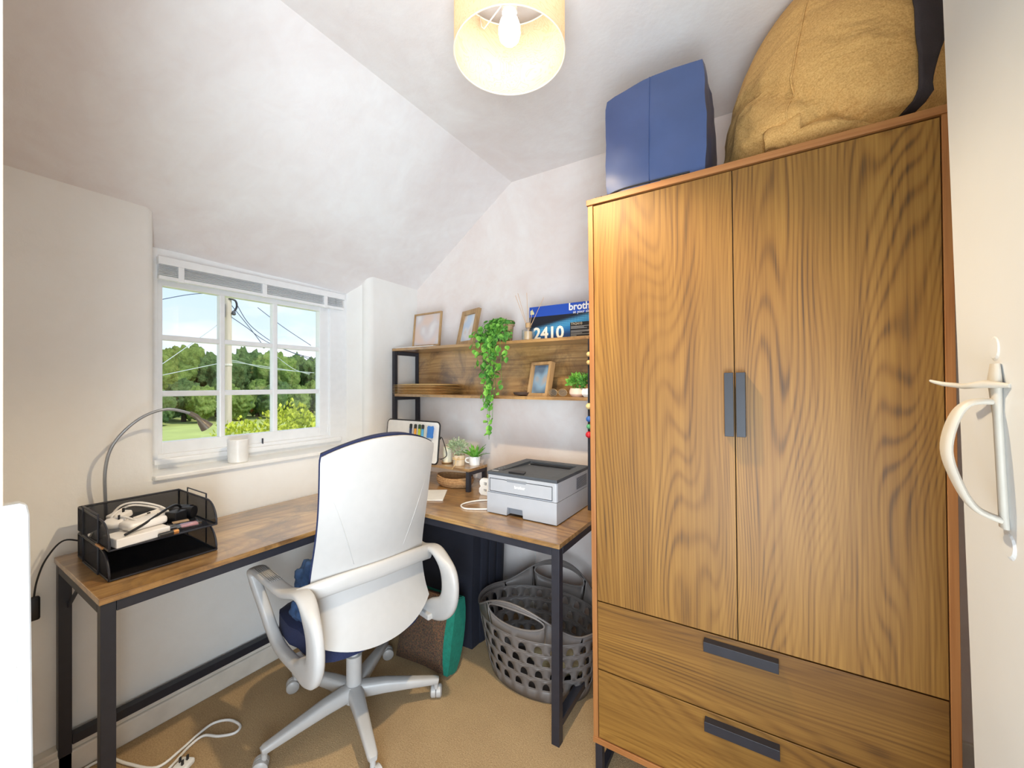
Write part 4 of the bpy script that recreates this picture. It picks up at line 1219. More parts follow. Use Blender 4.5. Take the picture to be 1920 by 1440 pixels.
# ================================================================== SHELF CONTENTS
def photo_mat(name, stops, sc):
    t = NT(name)
    n_ = t.noise(t.coords((sc, sc, sc)), 1.0, 1, 0.4)
    t.base(t.ramp(n_, stops))
    t.b.inputs['Roughness'].default_value = 0.25
    return t.m
M['photo1'] = photo_mat('faded_photo', [(0.35, rgb(214, 190, 178)), (0.5, rgb(206, 196, 196)), (0.65, rgb(226, 222, 220))], 9)
M['photo2'] = photo_mat('blue_grey_photo', [(0.35, rgb(190, 206, 226)), (0.5, rgb(216, 216, 220)), (0.65, rgb(206, 186, 172))], 11)
M['photo3'] = photo_mat('dusk_photo', [(0.35, rgb(92, 110, 132)), (0.5, rgb(130, 158, 182)), (0.65, rgb(176, 150, 126))], 10)
def picture_frame(label, c, w, h, fw, tilt, yaw, pm, depth=0.014, wm=None):
    """frame whose bottom centre is c, leaning back by tilt, turned by yaw"""
    pf = thing('photo_frame', label, 'photo frame', c, 0)
    R = Matrix.Translation(c) @ Matrix.Rotation(yaw, 4, 'Z') @ Matrix.Rotation(-tilt, 4, 'X')
    wm = wm or M['frame_wood']
    for x0_, x1_, z0_, z1_ in ((-w / 2, -w / 2 + fw, 0, h), (w / 2 - fw, w / 2, 0, h), (-w / 2 + fw, w / 2 - fw, 0, fw), (-w / 2 + fw, w / 2 - fw, h - fw, h)):
        obj('moulding', MB().box(x0_, x1_, 0, depth, z0_, z1_, 0.0012).xf(R), wm, pf)
    obj('photo', MB().box(-w / 2 + fw * 0.8, w / 2 - fw * 0.8, depth * 0.55, depth * 0.7, fw * 0.8, h - fw * 0.8).xf(R), pm, pf)
    obj('easel_back', MB().bar(R @ Vector((0, depth + 0.004, h * 0.6)), R @ Vector((0, depth + h * 0.6 * math.sin(tilt) * 1.3 + 0.012, 0.0)) + Vector((0, 0, 0.002)), 0.03, 0.004, (0, 1, 0)), M['black'], pf)
    return pf
picture_frame('upright pale wood photo frame at the left end of the top shelf', (-1.815, 1.850, SH2 + 0.008), 0.245, 0.215, 0.010, 0.10, -0.06, M['photo1'])
picture_frame('wide wooden photo frame turned sideways beside the trailing plant', (-1.520, 1.865, SH2), 0.190, 0.222, 0.028, 0.22, -0.36, M['photo2'], 0.02)
picture_frame('small deep wooden photo frame on the lower shelf', (-1.03, 1.865, SH1), 0.150, 0.185, 0.016, 0.20, -0.30, M['photo3'], 0.032)
single('paper_sheet', MB().box(-2.03, -1.70, 1.80, 1.95, SH2 + 0.0003, SH2 + 0.006, 0.001), M['white'], 'flat white card under the left photo frame', 'card', (-1.86, 1.87, SH2))
# padded envelopes
M['manila'] = plain('manila_paper', rgb(232, 200, 140), 0.6, var=0.12, vscale=14)
re_ = random.Random(9)
n_env = 7
for k in range(n_env):
    ox, oy, ay = re_.uniform(-0.008, 0.008), re_.uniform(-0.006, 0.006), re_.uniform(-0.012, 0.012)
    zb_ = SH1 + 0.0005 + k * 0.0092
    def env(s, t_, zb_=zb_):
        u, v_ = 2 * s - 1, 2 * t_ - 1
        return (-1.825 + ox + u * 0.192 + ay * v_, 1.885 + oy + v_ * 0.118, zb_ + 0.0085 * (1 - u ** 6) * (1 - v_ ** 6) ** 0.8 + 0.0006)
    def env0(s, t_, zb_=zb_):
        u, v_ = 2 * s - 1, 2 * t_ - 1
        return (-1.825 + ox + u * 0.192 + ay * v_, 1.885 + oy + v_ * 0.118, zb_ + 0.0003)
    nb = MB()
    A = [env0(i / 10, j / 8) for i in range(11) for j in range(9)]
    B = [env(i / 10, j / 8) for i in range(11) for j in range(9)]
    fs_ = []
    for i in range(10):
        for j in range(8):
            a, b, c_, d = i * 9 + j, (i + 1) * 9 + j, (i + 1) * 9 + j + 1, i * 9 + j + 1
            fs_ += [(d, c_, b, a), (99 + a, 99 + b, 99 + c_, 99 + d)]
    ring = [i * 9 for i in range(11)] + [90 + j for j in range(1, 9)] + [i * 9 + 8 for i in range(9, -1, -1)] + [j for j in range(7, 0, -1)]
    for i in range(len(ring)):
        a, b = ring[i], ring[(i + 1) % len(ring)]
        fs_.append((a, b, b + 99, a + 99))
    single('padded_envelope', nb.add(A + B, fs_), M['manila'],
           ['bottom', 'second', 'third', 'fourth', 'fifth', 'sixth', 'topmost'][k] + ' padded manila envelope ' + ('from below ' if 0 < k < 6 else '') + 'in the stack on the lower shelf', 'envelope', (-1.825, 1.885, zb_), 'manila envelopes on the lower shelf', smooth=60)
# trailing ivy in a pot
iv = thing('trailing_plant', 'trailing green ivy-like plant hanging over both shelves', 'potted plant', (-1.235, 1.86, SH2))
M['terracotta'] = plain('pale_terracotta', rgb(196, 162, 124), 0.8)
ic = Vector((-1.225, 1.865, SH2))
obj('pot', MB().lathe([(0.038, 0.0005), (0.046, 0.09), (0.052, 0.092), (0.052, 0.118), (0.045, 0.118), (0.042, 0.09)], ic, 24), M['terracotta'], iv, smooth=40)
vine_mat = M['dkgreen']
lm = [leaf_mesh('vine_leaf', 0.030, 0.030, M['green'], 0.15, 3, 0.9), leaf_mesh('vine_leaf', 0.027, 0.027, M['dkgreen'], 0.2, 3, 0.9), leaf_mesh('vine_leaf', 0.024, 0.024, M['green'], 0.2, 3, 0.9)]
ri = random.Random(21)
strands = [(-1.30, 1.20, 0.0), (-1.27, 1.05, 0.01), (-1.255, 1.045, -0.01), (-1.285, 1.12, 0.02), (-1.22, 1.28, 0.0), (-1.18, 1.33, 0.0), (-1.345, 1.44, 0.0), (-1.25, 1.15, 0.015), (-1.23, 1.38, 0.02), (-1.31, 1.34, 0.0), (-1.275, 1.20, 0.0), (-1.26, 1.32, 0.01), (-1.16, 1.48, 0.02), (-1.38, 1.52, 0.01)]
n_leaf = 0
for k, (xe, ze, dy) in enumerate(strands):
    sx = xe + (0.02 if xe < -1.24 else -0.01)
    pts = catmull([ic + Vector((0, 0, 0.10)), ic + Vector(((sx - ic.x) * 0.5, -0.04, 0.125)), (sx, 1.765 + dy, SH2 + 0.05), ((sx + xe) / 2, 1.762 + dy, SH2 - 0.08 if ze < 1.4 else (SH2 + ze) / 2), (xe, 1.765 + dy, ze)], 9)
    obj('vine_stem', MB().tube(pts, 0.0011, 4), M['dkgreen'], iv, smooth=180)
    L_ = sum((pts[i + 1] - pts[i]).length for i in range(len(pts) - 1))
    cnt = max(10, int(L_ / 0.0235))
    for q in range(cnt):
        f_ = (q + ri.random()) / cnt * (len(pts) - 1.001)
        p = pts[int(f_)].lerp(pts[int(f_) + 1], f_ - int(f_))
        if n_leaf >= 296: break
        o = bpy.data.objects.new('leaf', lm[ri.randrange(3)]); COL.objects.link(o); o.parent = iv
        o.location = p - Vector((-1.235, 1.86, SH2)) + Vector((ri.uniform(-.008, .008), ri.uniform(-.01, .004), ri.uniform(-.004, .004)))
        o.rotation_euler = (ri.uniform(-0.9, 0.9), ri.uniform(0.1, 1.3), ri.uniform(PI, 2 * PI) if ri.random() < 0.8 else ri.uniform(0, 2 * PI))
        s_ = ri.uniform(0.8, 1.35); o.scale = (s_, s_, s_)
        n_leaf += 1
obj('soil_moss', MB().ico(ic + Vector((0, -0.01, 0.105)), (0.055, 0.055, 0.02), 3, lambda q: 1 + 0.3 * noise.noise(q * 4)), M['dkgreen'], iv, smooth=180)
def round_leaves(c, r, n, R_, rnd):
    """loose mass of small round leaves, each a six-sided cupped disc"""
    b = MB()
    for k in range(n):
        d = Vector((rnd.gauss(0, 1), rnd.gauss(0, 1), rnd.gauss(0, 1))).normalized()
        p = Vector(c) + Vector((d.x * r[0], d.y * r[1], d.z * r[2])) * rnd.uniform(0.45, 1.0)
        nv = (Vector((d.x, d.y - 0.4, d.z + 0.4)) + Vector((rnd.uniform(-.6, .6), rnd.uniform(-.6, .6), rnd.uniform(-.6, .6)))).normalized()
        a = nv.orthogonal().normalized(); s2 = nv.cross(a)
        R2 = R_ * rnd.uniform(0.7, 1.15)
        b.add([p - nv * 0.002] + [p + (a * math.cos(PI / 3 * q) + s2 * math.sin(PI / 3 * q)) * R2 for q in range(6)], [(0, q + 1, (q + 1) % 6 + 1) for q in range(6)])
    return b
for cc_, rr_, n_, mt_ in (((-0.02, -0.04, 0.075), (0.075, 0.06, 0.05), 150, 'green'), ((-0.045, -0.07, 0.02), (0.095, 0.035, 0.05), 130, 'dkgreen'), ((-0.05, -0.085, -0.06), (0.07, 0.02, 0.06), 70, 'green'),
                          ((-0.055, -0.09, -0.16), (0.045, 0.018, 0.08), 60, 'dkgreen'), ((-0.055, -0.09, -0.29), (0.035, 0.016, 0.08), 45, 'green'), ((-0.115, -0.075, 0.03), (0.045, 0.03, 0.03), 40, 'green'), ((0.035, -0.06, 0.04), (0.05, 0.03, 0.04), 40, 'dkgreen')):
    tag(obj('leaf_mass', round_leaves(ic + Vector(cc_), rr_, n_, 0.0105, ri), M[mt_], iv), kind='stuff')
# reed diffuser
rd = thing('reed_diffuser', 'glass reed diffuser with pale reeds in front of the blue box', 'diffuser', (-1.055, 1.825, SH2))
c = (-1.055, 1.825, SH2)
M['amber'] = plain('diffuser_oil', rgb(216, 190, 152), 0.3)
obj('bottle', MB().lathe([(0.034, 0.0005), (0.034, 0.052), (0.020, 0.058), (0.013, 0.062), (0.013, 0.074)], c, 20), M['clear'], rd, smooth=40)
obj('oil', MB().lathe([(0.022, 0.003), (0.022, 0.045)], c, 16), M['amber'], rd, smooth=40)
obj('collar', MB().lathe([(0.015, 0.066), (0.015, 0.088), (0.012, 0.09)], c, 16), M['frame_wood'], rd, smooth=40)
M['reed'] = plain('pale_reed', rgb(224, 186, 146), 0.7)
for ex, ez in ((-0.085, 0.245), (-0.07, 0.255), (-0.015, 0.25), (0.085, 0.215), (0.02, 0.16)):
    obj('reed', MB().tube([(c[0] - ex * 0.1, c[1], c[2] + 0.03), (c[0] + ex, c[1] + 0.01, c[2] + ez)], 0.0013, 5), M['reed'], rd)
# toner carton
tn = thing('toner_carton', 'blue printed toner carton reading 2410 on the top shelf', 'carton', (-0.90, 1.92, SH2))
ty, tz, th_ = 1.868, SH2 + 0.0005, 0.178
t = NT('carton_print')
sx_ = t.n.new('ShaderNodeSeparateXYZ'); t.link(t.tc.outputs['Object'], sx_.inputs[0])
vo = t.n.new('ShaderNodeTexVoronoi'); vo.inputs['Scale'].default_value = 120; vo.inputs['Randomness'].default_value = 0.0
t.link(t.tc.outputs['Object'], vo.inputs['Vector'])
dots = t.ramp(vo.outputs['Distance'], [(0.30, rgb(110, 190, 220)), (0.48, rgb(20, 70, 130))])
wv2 = t.noise(t.coords((7, 1, 16)), 1.0, 1)
wave_h = t.math('ADD', sx_.outputs['Z'], t.math('MULTIPLY', sx_.outputs['X'], -0.18))
lo = t.ramp(t.math('ADD', wave_h, t.math('MULTIPLY', wv2, 0.02)), [(0.03, rgb(16, 44, 96)), (0.06, rgb(30, 104, 160)), (0.085, rgb(70, 160, 200)), (0.10, rgb(20, 24, 34)), (0.13, rgb(24, 30, 44))])
lo = t.mix(t.ramp(t.math('ADD', wave_h, 0.0), [(0.05, (0.1, 0.1, 0.1)), (0.08, (0.75, 0.75, 0.75)), (0.1, (0.0, 0.0, 0.0))]), lo, dots)
hi_ = t.ramp(t.math('GREATER_THAN', sx_.outputs['Z'], 0.125), [(0.0, (0, 0, 0)), (1.0, (1, 1, 1))])
t.base(t.mix(hi_, lo, rgb(34, 78, 176)))
t.b.inputs['Roughness'].default_value = 0.35
M['carton'] = t.m
obj('carton', MB().box(-1.073, -0.712, ty, ty + 0.11, tz, tz + th_, 0.001), M['carton'], tn)
Wm = M['white']
text_part('lettering', '2410', 0.088, (-1.048, ty - 0.0008, tz + 0.006), (1, 0, 0), (0, 0, 1), plain('cream_print', rgb(240, 232, 214), 0.5), tn, 0.0022)
text_part('lettering', 'brother', 0.050, (-0.846, ty - 0.0008, tz + 0.142), (1, 0, 0), (0, 0, 1), Wm, tn, 0.0012)
text_part('lettering', 'at your side', 0.021, (-0.822, ty - 0.0008, tz + 0.124), (1, 0, 0), (0, 0, 1), Wm, tn)
obj('info_panel', MB().box(-0.838, -0.714, ty - 0.0006, ty + 0.0005, tz + 0.002, tz + 0.080), M['black'], tn)
text_part('lettering', 'TN2410', 0.018, (-0.834, ty - 0.0014, tz + 0.066), (1, 0, 0), (0, 0, 1), plain('tan_print', rgb(196, 178, 150), 0.5), tn)
gp_ = plain('grey_print', rgb(150, 148, 146), 0.6)
for k, (z, w) in enumerate(((0.058, 0.115), (0.053, 0.07), (0.048, 0.085), (0.036, 0.105), (0.031, 0.095), (0.024, 0.06), (0.018, 0.11), (0.012, 0.03))):
    obj('print_line', MB().box(-0.834, -0.834 + w, ty - 0.0012, ty, tz + z, tz + z + 0.0022), gp_, tn)
obj('corner_mark', MB().prism_on([(0, 0), (0.022, 0), (0.022, 0.008), (0.012, 0.026), (0, 0.020)], (-1.066, ty - 0.0008, tz + 0.138), (1, 0, 0), (0, 0, 1), 0.0004), plain('pale_yellow_print', rgb(226, 222, 170), 0.5), tn)
# lower shelf: dish, glasses, two little pots
single('trinket_dish', MB().lathe([(0.02, 0.0005), (0.045, 0.004), (0.052, 0.018), (0.048, 0.018), (0.04, 0.007)], (-1.135, 1.90, SH1), 24), plain('dark_pottery', rgb(92, 78, 72), 0.4), 'small dark dish on the lower shelf beside the photo frame', 'dish', (-1.135, 1.90, SH1), smooth=50)
sg_ = thing('spectacles', 'wire rimmed spectacles folded on the lower shelf', 'glasses', (-0.895, 1.85, SH1))
M['gold'] = plain('thin_gold_wire', rgb(206, 182, 140), 0.3, 0.8)
for x in (-0.922, -0.868):
    obj('rim', MB().tube([(x + 0.024 * math.cos(2 * PI * k / 20), 1.845 - 0.004 * math.sin(2 * PI * k / 20), SH1 + 0.020 + 0.0185 * math.sin(2 * PI * k / 20)) for k in range(20)], 0.0014, 5, True), M['gold'], sg_, smooth=180)
    obj('lens', MB().prism_on([(0.0235 * math.cos(2 * PI * k / 20), 0.018 * math.sin(2 * PI * k / 20)) for k in range(20)], (x, 1.8455, SH1 + 0.020), (1, 0, 0), (0, 0, 1), -0.001), M['clear'], sg_)
obj('bridge', MB().tube(catmull([(-0.899, 1.845, SH1 + 0.024), (-0.895, 1.842, SH1 + 0.027), (-0.891, 1.845, SH1 + 0.024)], 4), 0.0013, 5), M['gold'], sg_)
for x in (-0.945, -0.845):
    obj('temple_arm', MB().tube([(x, 1.846, SH1 + 0.022), (x * 0.98 - 0.016, 1.90, SH1 + 0.004), (x * 0.96 - 0.03, 1.95, SH1 + 0.002)], 0.0014, 5), M['gold'], sg_)
for nm, c, pm, lab in (('shelf_pot_plant', (-0.790, 1.845, SH1), plain('pink_glaze', rgb(226, 196, 180), 0.4), 'tiny green plant in pinkish white pot on the lower shelf'), ('shelf_pot_plant', (-0.722, 1.83, SH1), M['white'], 'tiny green plant in faceted white pot against the shelf post')):
    pp = thing(nm, lab, 'potted plant', c, 0, 'tiny plants on the lower shelf')
    obj('pot', MB().lathe([(0.026, 0.0005), (0.038, 0.014), (0.039, 0.028), (0.034, 0.042), (0.030, 0.042), (0.030, 0.034)], c, 8 if c[0] > -0.75 else 24), pm, pp, smooth=25)
    tag(obj('foliage', sprig_mass((c[0] - 0.004, c[1], c[2] + 0.072), (0.044, 0.036, 0.034), 170, 0.024, 0.014, rp_), M['green' if c[0] < -0.75 else 'dkgreen'], pp), kind='stuff')
    obj('stem', MB().tube([(c[0], c[1], c[2] + 0.03), (c[0], c[1], c[2] + 0.07)], 0.003, 5), M['dkgreen'], pp)
# bead garland on the right-hand shelf post
gd = thing('bead_garland', 'string of coloured wooden beads hanging on the shelf post', 'garland', (-0.703, 1.778, 1.08))
obj('cord', MB().tube([(-0.703, 1.778, 1.56), (-0.703, 1.776, 1.3), (-0.703, 1.778, 1.09)], 0.0012, 5), M['black'], gd)
for z, r, cc in ((1.478, 0.012, (230, 200, 140)), (1.44, 0.012, (226, 192, 130)), (1.237, 0.015, (236, 212, 150)), (1.178, 0.014, (60, 110, 190)), (1.143, 0.012, (90, 170, 120)), (1.105, 0.016, (206, 34, 50))):
    obj('bead', MB().ico((-0.703, 1.777, z), r, 2), plain('painted_bead', rgb(*cc), 0.4), gd, smooth=180)

# ================================================================== LEFT END OF THE DESK: letter trays and contents
tx0, tx1, ty0, ty1 = -1.985, -1.655, 0.378, 0.655
WIRE = M['metal']
for lvl, zb, lab in ((0, DZ + 0.001, 'lower black wire mesh letter tray on the desk, empty'), (1, DZ + 0.090, 'upper black wire mesh letter tray full of odds and ends')):
    tr_ = thing('letter_tray', lab, 'tray', (-1.82, 0.515, zb), 0, 'stacked mesh letter trays')
    H_ = 0.080
    obj('mesh_floor', MB().box(tx0, tx1, ty0, ty1, zb + 0.002, zb + 0.0035), M['mesh'], tr_)
    obj('mesh_back', MB().box(tx0, tx0 + 0.0012, ty0, ty1, zb + 0.004, zb + H_), M['mesh'], tr_)
    qa = [(tx0, zb + 0.003), (tx1, zb + 0.003)] + [(tx1 - 0.075 + 0.075 * math.cos(a), zb + 0.004 + (H_ - 0.004) * math.sin(a)) for a in [PI / 2 * k / 8 for k in range(1, 9)]] + [(tx0, zb + H_)]
    for y in (ty0, ty1):
        obj('mesh_side', MB().prism_on(qa, (0, y, 0), (1, 0, 0), (0, 0, 1), 0.0012), M['mesh'], tr_)
        obj('edge_wire', MB().tube([(x, y, z) for x, z in qa], 0.0032, 6, True), WIRE, tr_, smooth=180)
        # stacking loop
        xa, xb = tx0 + 0.07, tx1 - 0.095
        yo = y + (-0.004 if y == ty0 else 0.004)
        zu = zb + (H_ + 0.016 if lvl == 1 else 0.086)
        obj('stacking_loop', MB().tube([(xa, yo, zb + 0.001), (xa, yo, zu), (xb, yo, zu), (xb, yo, zb + 0.001)], 0.0026, 6, True), WIRE, tr_, smooth=30)
    obj('edge_wire', MB().tube([(tx0, ty0, zb + H_), (tx0, ty1, zb + H_)], 0.0036, 6), WIRE, tr_)
    obj('edge_wire', MB().tube([(tx1, ty0, zb + 0.003), (tx1, ty1, zb + 0.003)], 0.0028, 6), WIRE, tr_)
    obj('edge_wire', MB().tube([(tx0, ty0, zb + 0.003), (tx0, ty1, zb + 0.003)], 0.0028, 6), WIRE, tr_)
TZ = DZ + 0.0940
def rotbox(c, hx, hy, hz, rz, bev=0.003, rx=0.0, ry=0.0):
    b = MB().box(-hx, hx, -hy, hy, 0, 2 * hz, bev)
    return b.xf(Matrix.Translation(c) @ Matrix.Rotation(rz, 4, 'Z') @ Matrix.Rotation(ry, 4, 'Y') @ Matrix.Rotation(rx, 4, 'X'))
WP = plain('white_gadget_plastic', rgb(234, 230, 226), 0.4, var=0.02)
single('router_box', rotbox((-1.705, 0.455, TZ), 0.045, 0.068, 0.014, 0.12, 0.003), WP, 'flat white box at the front of the upper tray', 'box', (-1.705, 0.455, TZ))
ps = thing('power_supply', 'white rounded power supply lying on the flat white box', 'power supply', (-1.745, 0.465, TZ + 0.029))
obj('case', rotbox((-1.735, 0.478, TZ + 0.0285), 0.036, 0.052, 0.013, 0.2, 0.009), WP, ps, smooth=50)
ex = thing('extension_block', 'white multi-way socket block propped in the upper tray', 'socket block', (-1.83, 0.47, TZ))
obj('case', rotbox((-1.845, 0.475, TZ + 0.002), 0.030, 0.095, 0.016, 0.05, 0.004, 0.16, -0.35), WP, ex)
for k in range(3):
    obj('socket_hole', rotbox((-1.820, 0.425 + 0.045 * k, TZ + 0.033 + 0.0065 * k), 0.003, 0.004, 0.002, 0.05, 0.0), M['black'], ex)
for k, (c_, rz_, lab) in enumerate((((-1.875, 0.455, TZ + 0.036), 0.5, 'white plug on top of the heap, nearest the lamp'), ((-1.80, 0.535, TZ + 0.012), -0.3, 'white plug in the middle of the upper tray'), ((-1.79, 0.42, TZ + 0.034), 1.0, 'white plug at the left end of the upper tray'))):
    pg = thing('mains_plug', lab, 'plug', c_, 0, 'white plugs in the upper tray')
    obj('plug_body', rotbox(c_, 0.026, 0.024, 0.011, rz_, 0.006, 0.2), WP, pg, smooth=50)
    obj('pin', rotbox((c_[0] + 0.012 * math.cos(rz_), c_[1] + 0.012 * math.sin(rz_), c_[2] + 0.020), 0.002, 0.003, 0.008, rz_, 0), M['black'], pg)
single('white_lead', MB().tube(catmull([(-1.905, 0.43, TZ + 0.03), (-1.89, 0.46, TZ + 0.075), (-1.86, 0.50, TZ + 0.082), (-1.83, 0.55, TZ + 0.060), (-1.82, 0.57, TZ + 0.035), (-1.86, 0.54, TZ + 0.055), (-1.89, 0.49, TZ + 0.07), (-1.88, 0.45, TZ + 0.06), (-1.82, 0.42, TZ + 0.055), (-1.78, 0.44, TZ + 0.062), (-1.70, 0.47, TZ + 0.048)], 6), 0.0034, 7), WP, 'white lead coiled over the heap in the upper tray', 'cable', (-1.85, 0.5, TZ), smooth=180)
single('black_lead', MB().tube(catmull([(-1.665, 0.415, TZ + 0.034), (-1.69, 0.46, TZ + 0.044), (-1.725, 0.51, TZ + 0.058), (-1.77, 0.56, TZ + 0.066), (-1.80, 0.59, TZ + 0.060), (-1.84, 0.615, TZ + 0.035)], 6), 0.0042, 7), M['black'], 'black lead arching across the upper tray', 'cable', (-1.75, 0.53, TZ), smooth=180)
single('adapter', rotbox((-1.79, 0.582, TZ + 0.0005), 0.022, 0.022, 0.021, 0.4, 0.003), M['black'], 'black cube charger in the middle of the upper tray', 'charger', (-1.79, 0.582, TZ))
sgl = thing('binoculars', 'small black twin-barrelled gadget at the right of the upper tray', 'gadget', (-1.83, 0.625, TZ))
obj('barrel', MB().tube([(-1.87, 0.60, TZ + 0.030), (-1.815, 0.635, TZ + 0.026)], [0.018, 0.021], 14), M['black'], sgl, smooth=40)
obj('barrel', MB().tube([(-1.845, 0.595, TZ + 0.026), (-1.795, 0.638, TZ + 0.024)], [0.017, 0.022], 14), M['black'], sgl, smooth=40)
cp = thing('clear_pack', 'clear plastic pack with pink contents in the upper tray', 'packet', (-1.715, 0.575, TZ))
obj('pack', rotbox((-1.715, 0.582, TZ + 0.0006), 0.030, 0.046, 0.008, -0.15, 0.004), M['clear'], cp, smooth=50)
obj('contents', rotbox((-1.707, 0.592, TZ + 0.003), 0.016, 0.024, 0.004, -0.15, 0.003), plain('pink_sweets', rgb(206, 140, 150), 0.5), cp)
obj('insert_card', rotbox((-1.728, 0.575, TZ + 0.0175), 0.012, 0.022, 0.0008, -0.15, 0), plain('tan_card', rgb(178, 150, 116), 0.6), cp)
bt = thing('battery', 'black and copper battery lying at the tray front', 'battery', (-1.672, 0.515, TZ + 0.009))
M['copper'] = plain('copper_jacket', rgb(196, 140, 84), 0.3, 0.7)
bdir = Vector((-0.004, 0.052, 0.0))
b0 = Vector((-1.650, 0.492, TZ + 0.0085))
obj('jacket', MB().tube([b0, b0 + bdir * 0.72], 0.0082, 14), M['black'], bt, smooth=40)
obj('copper_end', MB().tube([b0 + bdir * 0.72, b0 + bdir * 0.98], 0.0082, 14), M['copper'], bt, smooth=40)
obj('terminal', MB().tube([b0 + bdir * 0.98, b0 + bdir * 1.04], 0.003, 8), M['printer_dim'], bt)
single('battery', MB().tube([(-1.76, 0.373, DZ + 0.0935), (-1.70, 0.373, DZ + 0.0935)], 0.004, 10), M['copper'], 'small yellow-brown stick wedged outside the tray stack', 'stick', (-1.73, 0.373, DZ + 0.09)).name = 'pencil_stub'
# gooseneck lamp
gn = thing('gooseneck_lamp', 'thin silver gooseneck lamp bending over the letter trays', 'lamp', (-2.025, 0.455, DZ))
M['steel'] = plain('flexible_steel', rgb(168, 172, 178), 0.35, 0.6)
obj('base', MB().lathe([(0.026, 0.0005), (0.026, 0.012), (0.010, 0.018), (0.007, 0.06)], (-2.025, 0.455, DZ), 20), M['black'], gn, smooth=40)
npts = catmull([(-2.025, 0.455, DZ + 0.05), (-2.018, 0.451, 0.90), (-1.995, 0.445, 1.035), (-1.975, 0.464, 1.131), (-1.96, 0.529, 1.212), (-1.955, 0.607, 1.243), (-1.955, 0.684, 1.222)], 8)
obj('neck', MB().tube(npts, 0.0052, 10), M['steel'], gn, smooth=180)
hh = Vector((-1.953, 0.700, 1.210)); hd_ = Vector((0.01, 0.62, -0.78)).normalized()
obj('head', MB().tube([Vector((-1.955, 0.680, 1.224)), hh, hh + hd_ * 0.018, hh + hd_ * 0.03, hh + hd_ * 0.062], [0.0085, 0.0095, 0.009, 0.015, 0.024], 16), plain('bronze_grey', rgb(112, 104, 92), 0.4, 0.3), gn, smooth=40)
cordp = catmull([(-2.03, 0.44, DZ + 0.006), (-2.028, 0.385, 0.795), (-2.028, 0.345, 0.805), (-2.03, 0.309, 0.755), (-2.035, 0.291, 0.692), (-2.035, 0.284, 0.635)], 6)
obj('lamp_cord', MB().tube(cordp, 0.0026, 6), M['black'], gn, smooth=180)
obj('inline_switch', MB().box(-2.045, -2.025, 0.270, 0.298, 0.565, 0.642, 0.006), M['black'], gn, smooth=50)
# pot on the sill
sp_ = thing('sill_pot', 'small white ribbed pot on the window sill', 'pot', (-2.115, 0.925, 0.973))
pfl = []
for k in range(25):
    z = 0.108 * k / 24
    pfl.append((0.040 + 0.003 * k / 24 + (0.0014 if k % 2 else -0.0006), z + 0.0005))
pfl += [(0.040, 0.108), (0.036, 0.02)]
obj('pot', MB().lathe(pfl, (-2.115, 0.925, 0.973), 32), M['white'], sp_, smooth=180)

# ================================================================== UNDER THE DESK
# laundry basket with arched slots and two handle humps
M['basket'] = plain('taupe_grey_plastic', rgb(112, 106, 103), 0.45, var=0.03)
lbk = thing('laundry_basket', 'grey plastic laundry basket with arched slots under the desk', 'laundry basket', (-0.915, 1.655, 0.0))
cx, cy = -0.900, 1.655
def bpt(th, v):
    """v: 0 floor .. 1 height .30; returns point on the flared oval wall"""
    z = v * 0.30
    k = min(1.0, max(0.0, v))
    a = 0.240 + 0.063 * (v ** 0.8 if v > 0 else 0)
    b = 0.160 + 0.062 * (v ** 0.8 if v > 0 else 0)
    return Vector((cx + a * math.cos(th), cy + b * math.sin(th), z + 0.003))
bk = MB()
NC = 26
rows = [(0.19, 0.36), (0.38, 0.55), (0.57, 0.74), (0.76, 0.93)]
def quadgrid(th0, th1, v0, v1, n=3):
    pts = [bpt(th0 + (th1 - th0) * i / n, v) for v in (v0, v1) for i in range(n + 1)]
    bk.add(pts, [(i, i + 1, n + 2 + i, n + 1 + i) for i in range(n)])
dth = 2 * PI / NC
for c_ in range(NC):
    t0_, t1_ = c_ * dth, (c_ + 1) * dth
    quadgrid(t0_, t1_, 0.0, 0.19)
    for r, (v0, v1) in enumerate(rows):
        sh0 = (r % 2) * 0.5 * dth
        a0, a1 = t0_ + sh0, t1_ + sh0
        # ring between the cell's border and an arch-shaped hole
        inn = [(0.24, 0.10), (0.40, 0.10), (0.60, 0.10), (0.76, 0.10), (0.75, 0.32), (0.71, 0.54), (0.63, 0.70), (0.50, 0.78), (0.37, 0.70), (0.29, 0.54), (0.25, 0.32)]
        out_ = [(0.0, 0.0), (0.36, 0.0), (0.64, 0.0), (1.0, 0.0), (1.0, 0.35), (1.0, 0.65), (1.0, 1.0), (0.5, 1.0), (0.0, 1.0), (0.0, 0.65), (0.0, 0.35)]
        A = [bpt(a0 + (a1 - a0) * x, v0 + (v1 - v0) * y) for x, y in out_]
        B = [bpt(a0 + (a1 - a0) * x, v0 + (v1 - v0) * y) for x, y in inn]
        m_ = len(out_)
        bk.add(A + B, [(i, (i + 1) % m_, m_ + (i + 1) % m_, m_ + i) for i in range(m_)])
        nxt = rows[r + 1][0] if r < 3 else 0.95
        quadgrid(a0, a1, v1, nxt)
def hump(th):
    """rim height as v, smooth raised handles at front and back"""
    d = min(abs(((th - PI / 2 + PI) % (2 * PI)) - PI), abs(((th + PI / 2 + PI) % (2 * PI)) - PI))
    return 1.03 + 0.40 * (0.5 + 0.5 * math.cos(PI * min(1, d / 1.05))) ** 0.9
NR = 96
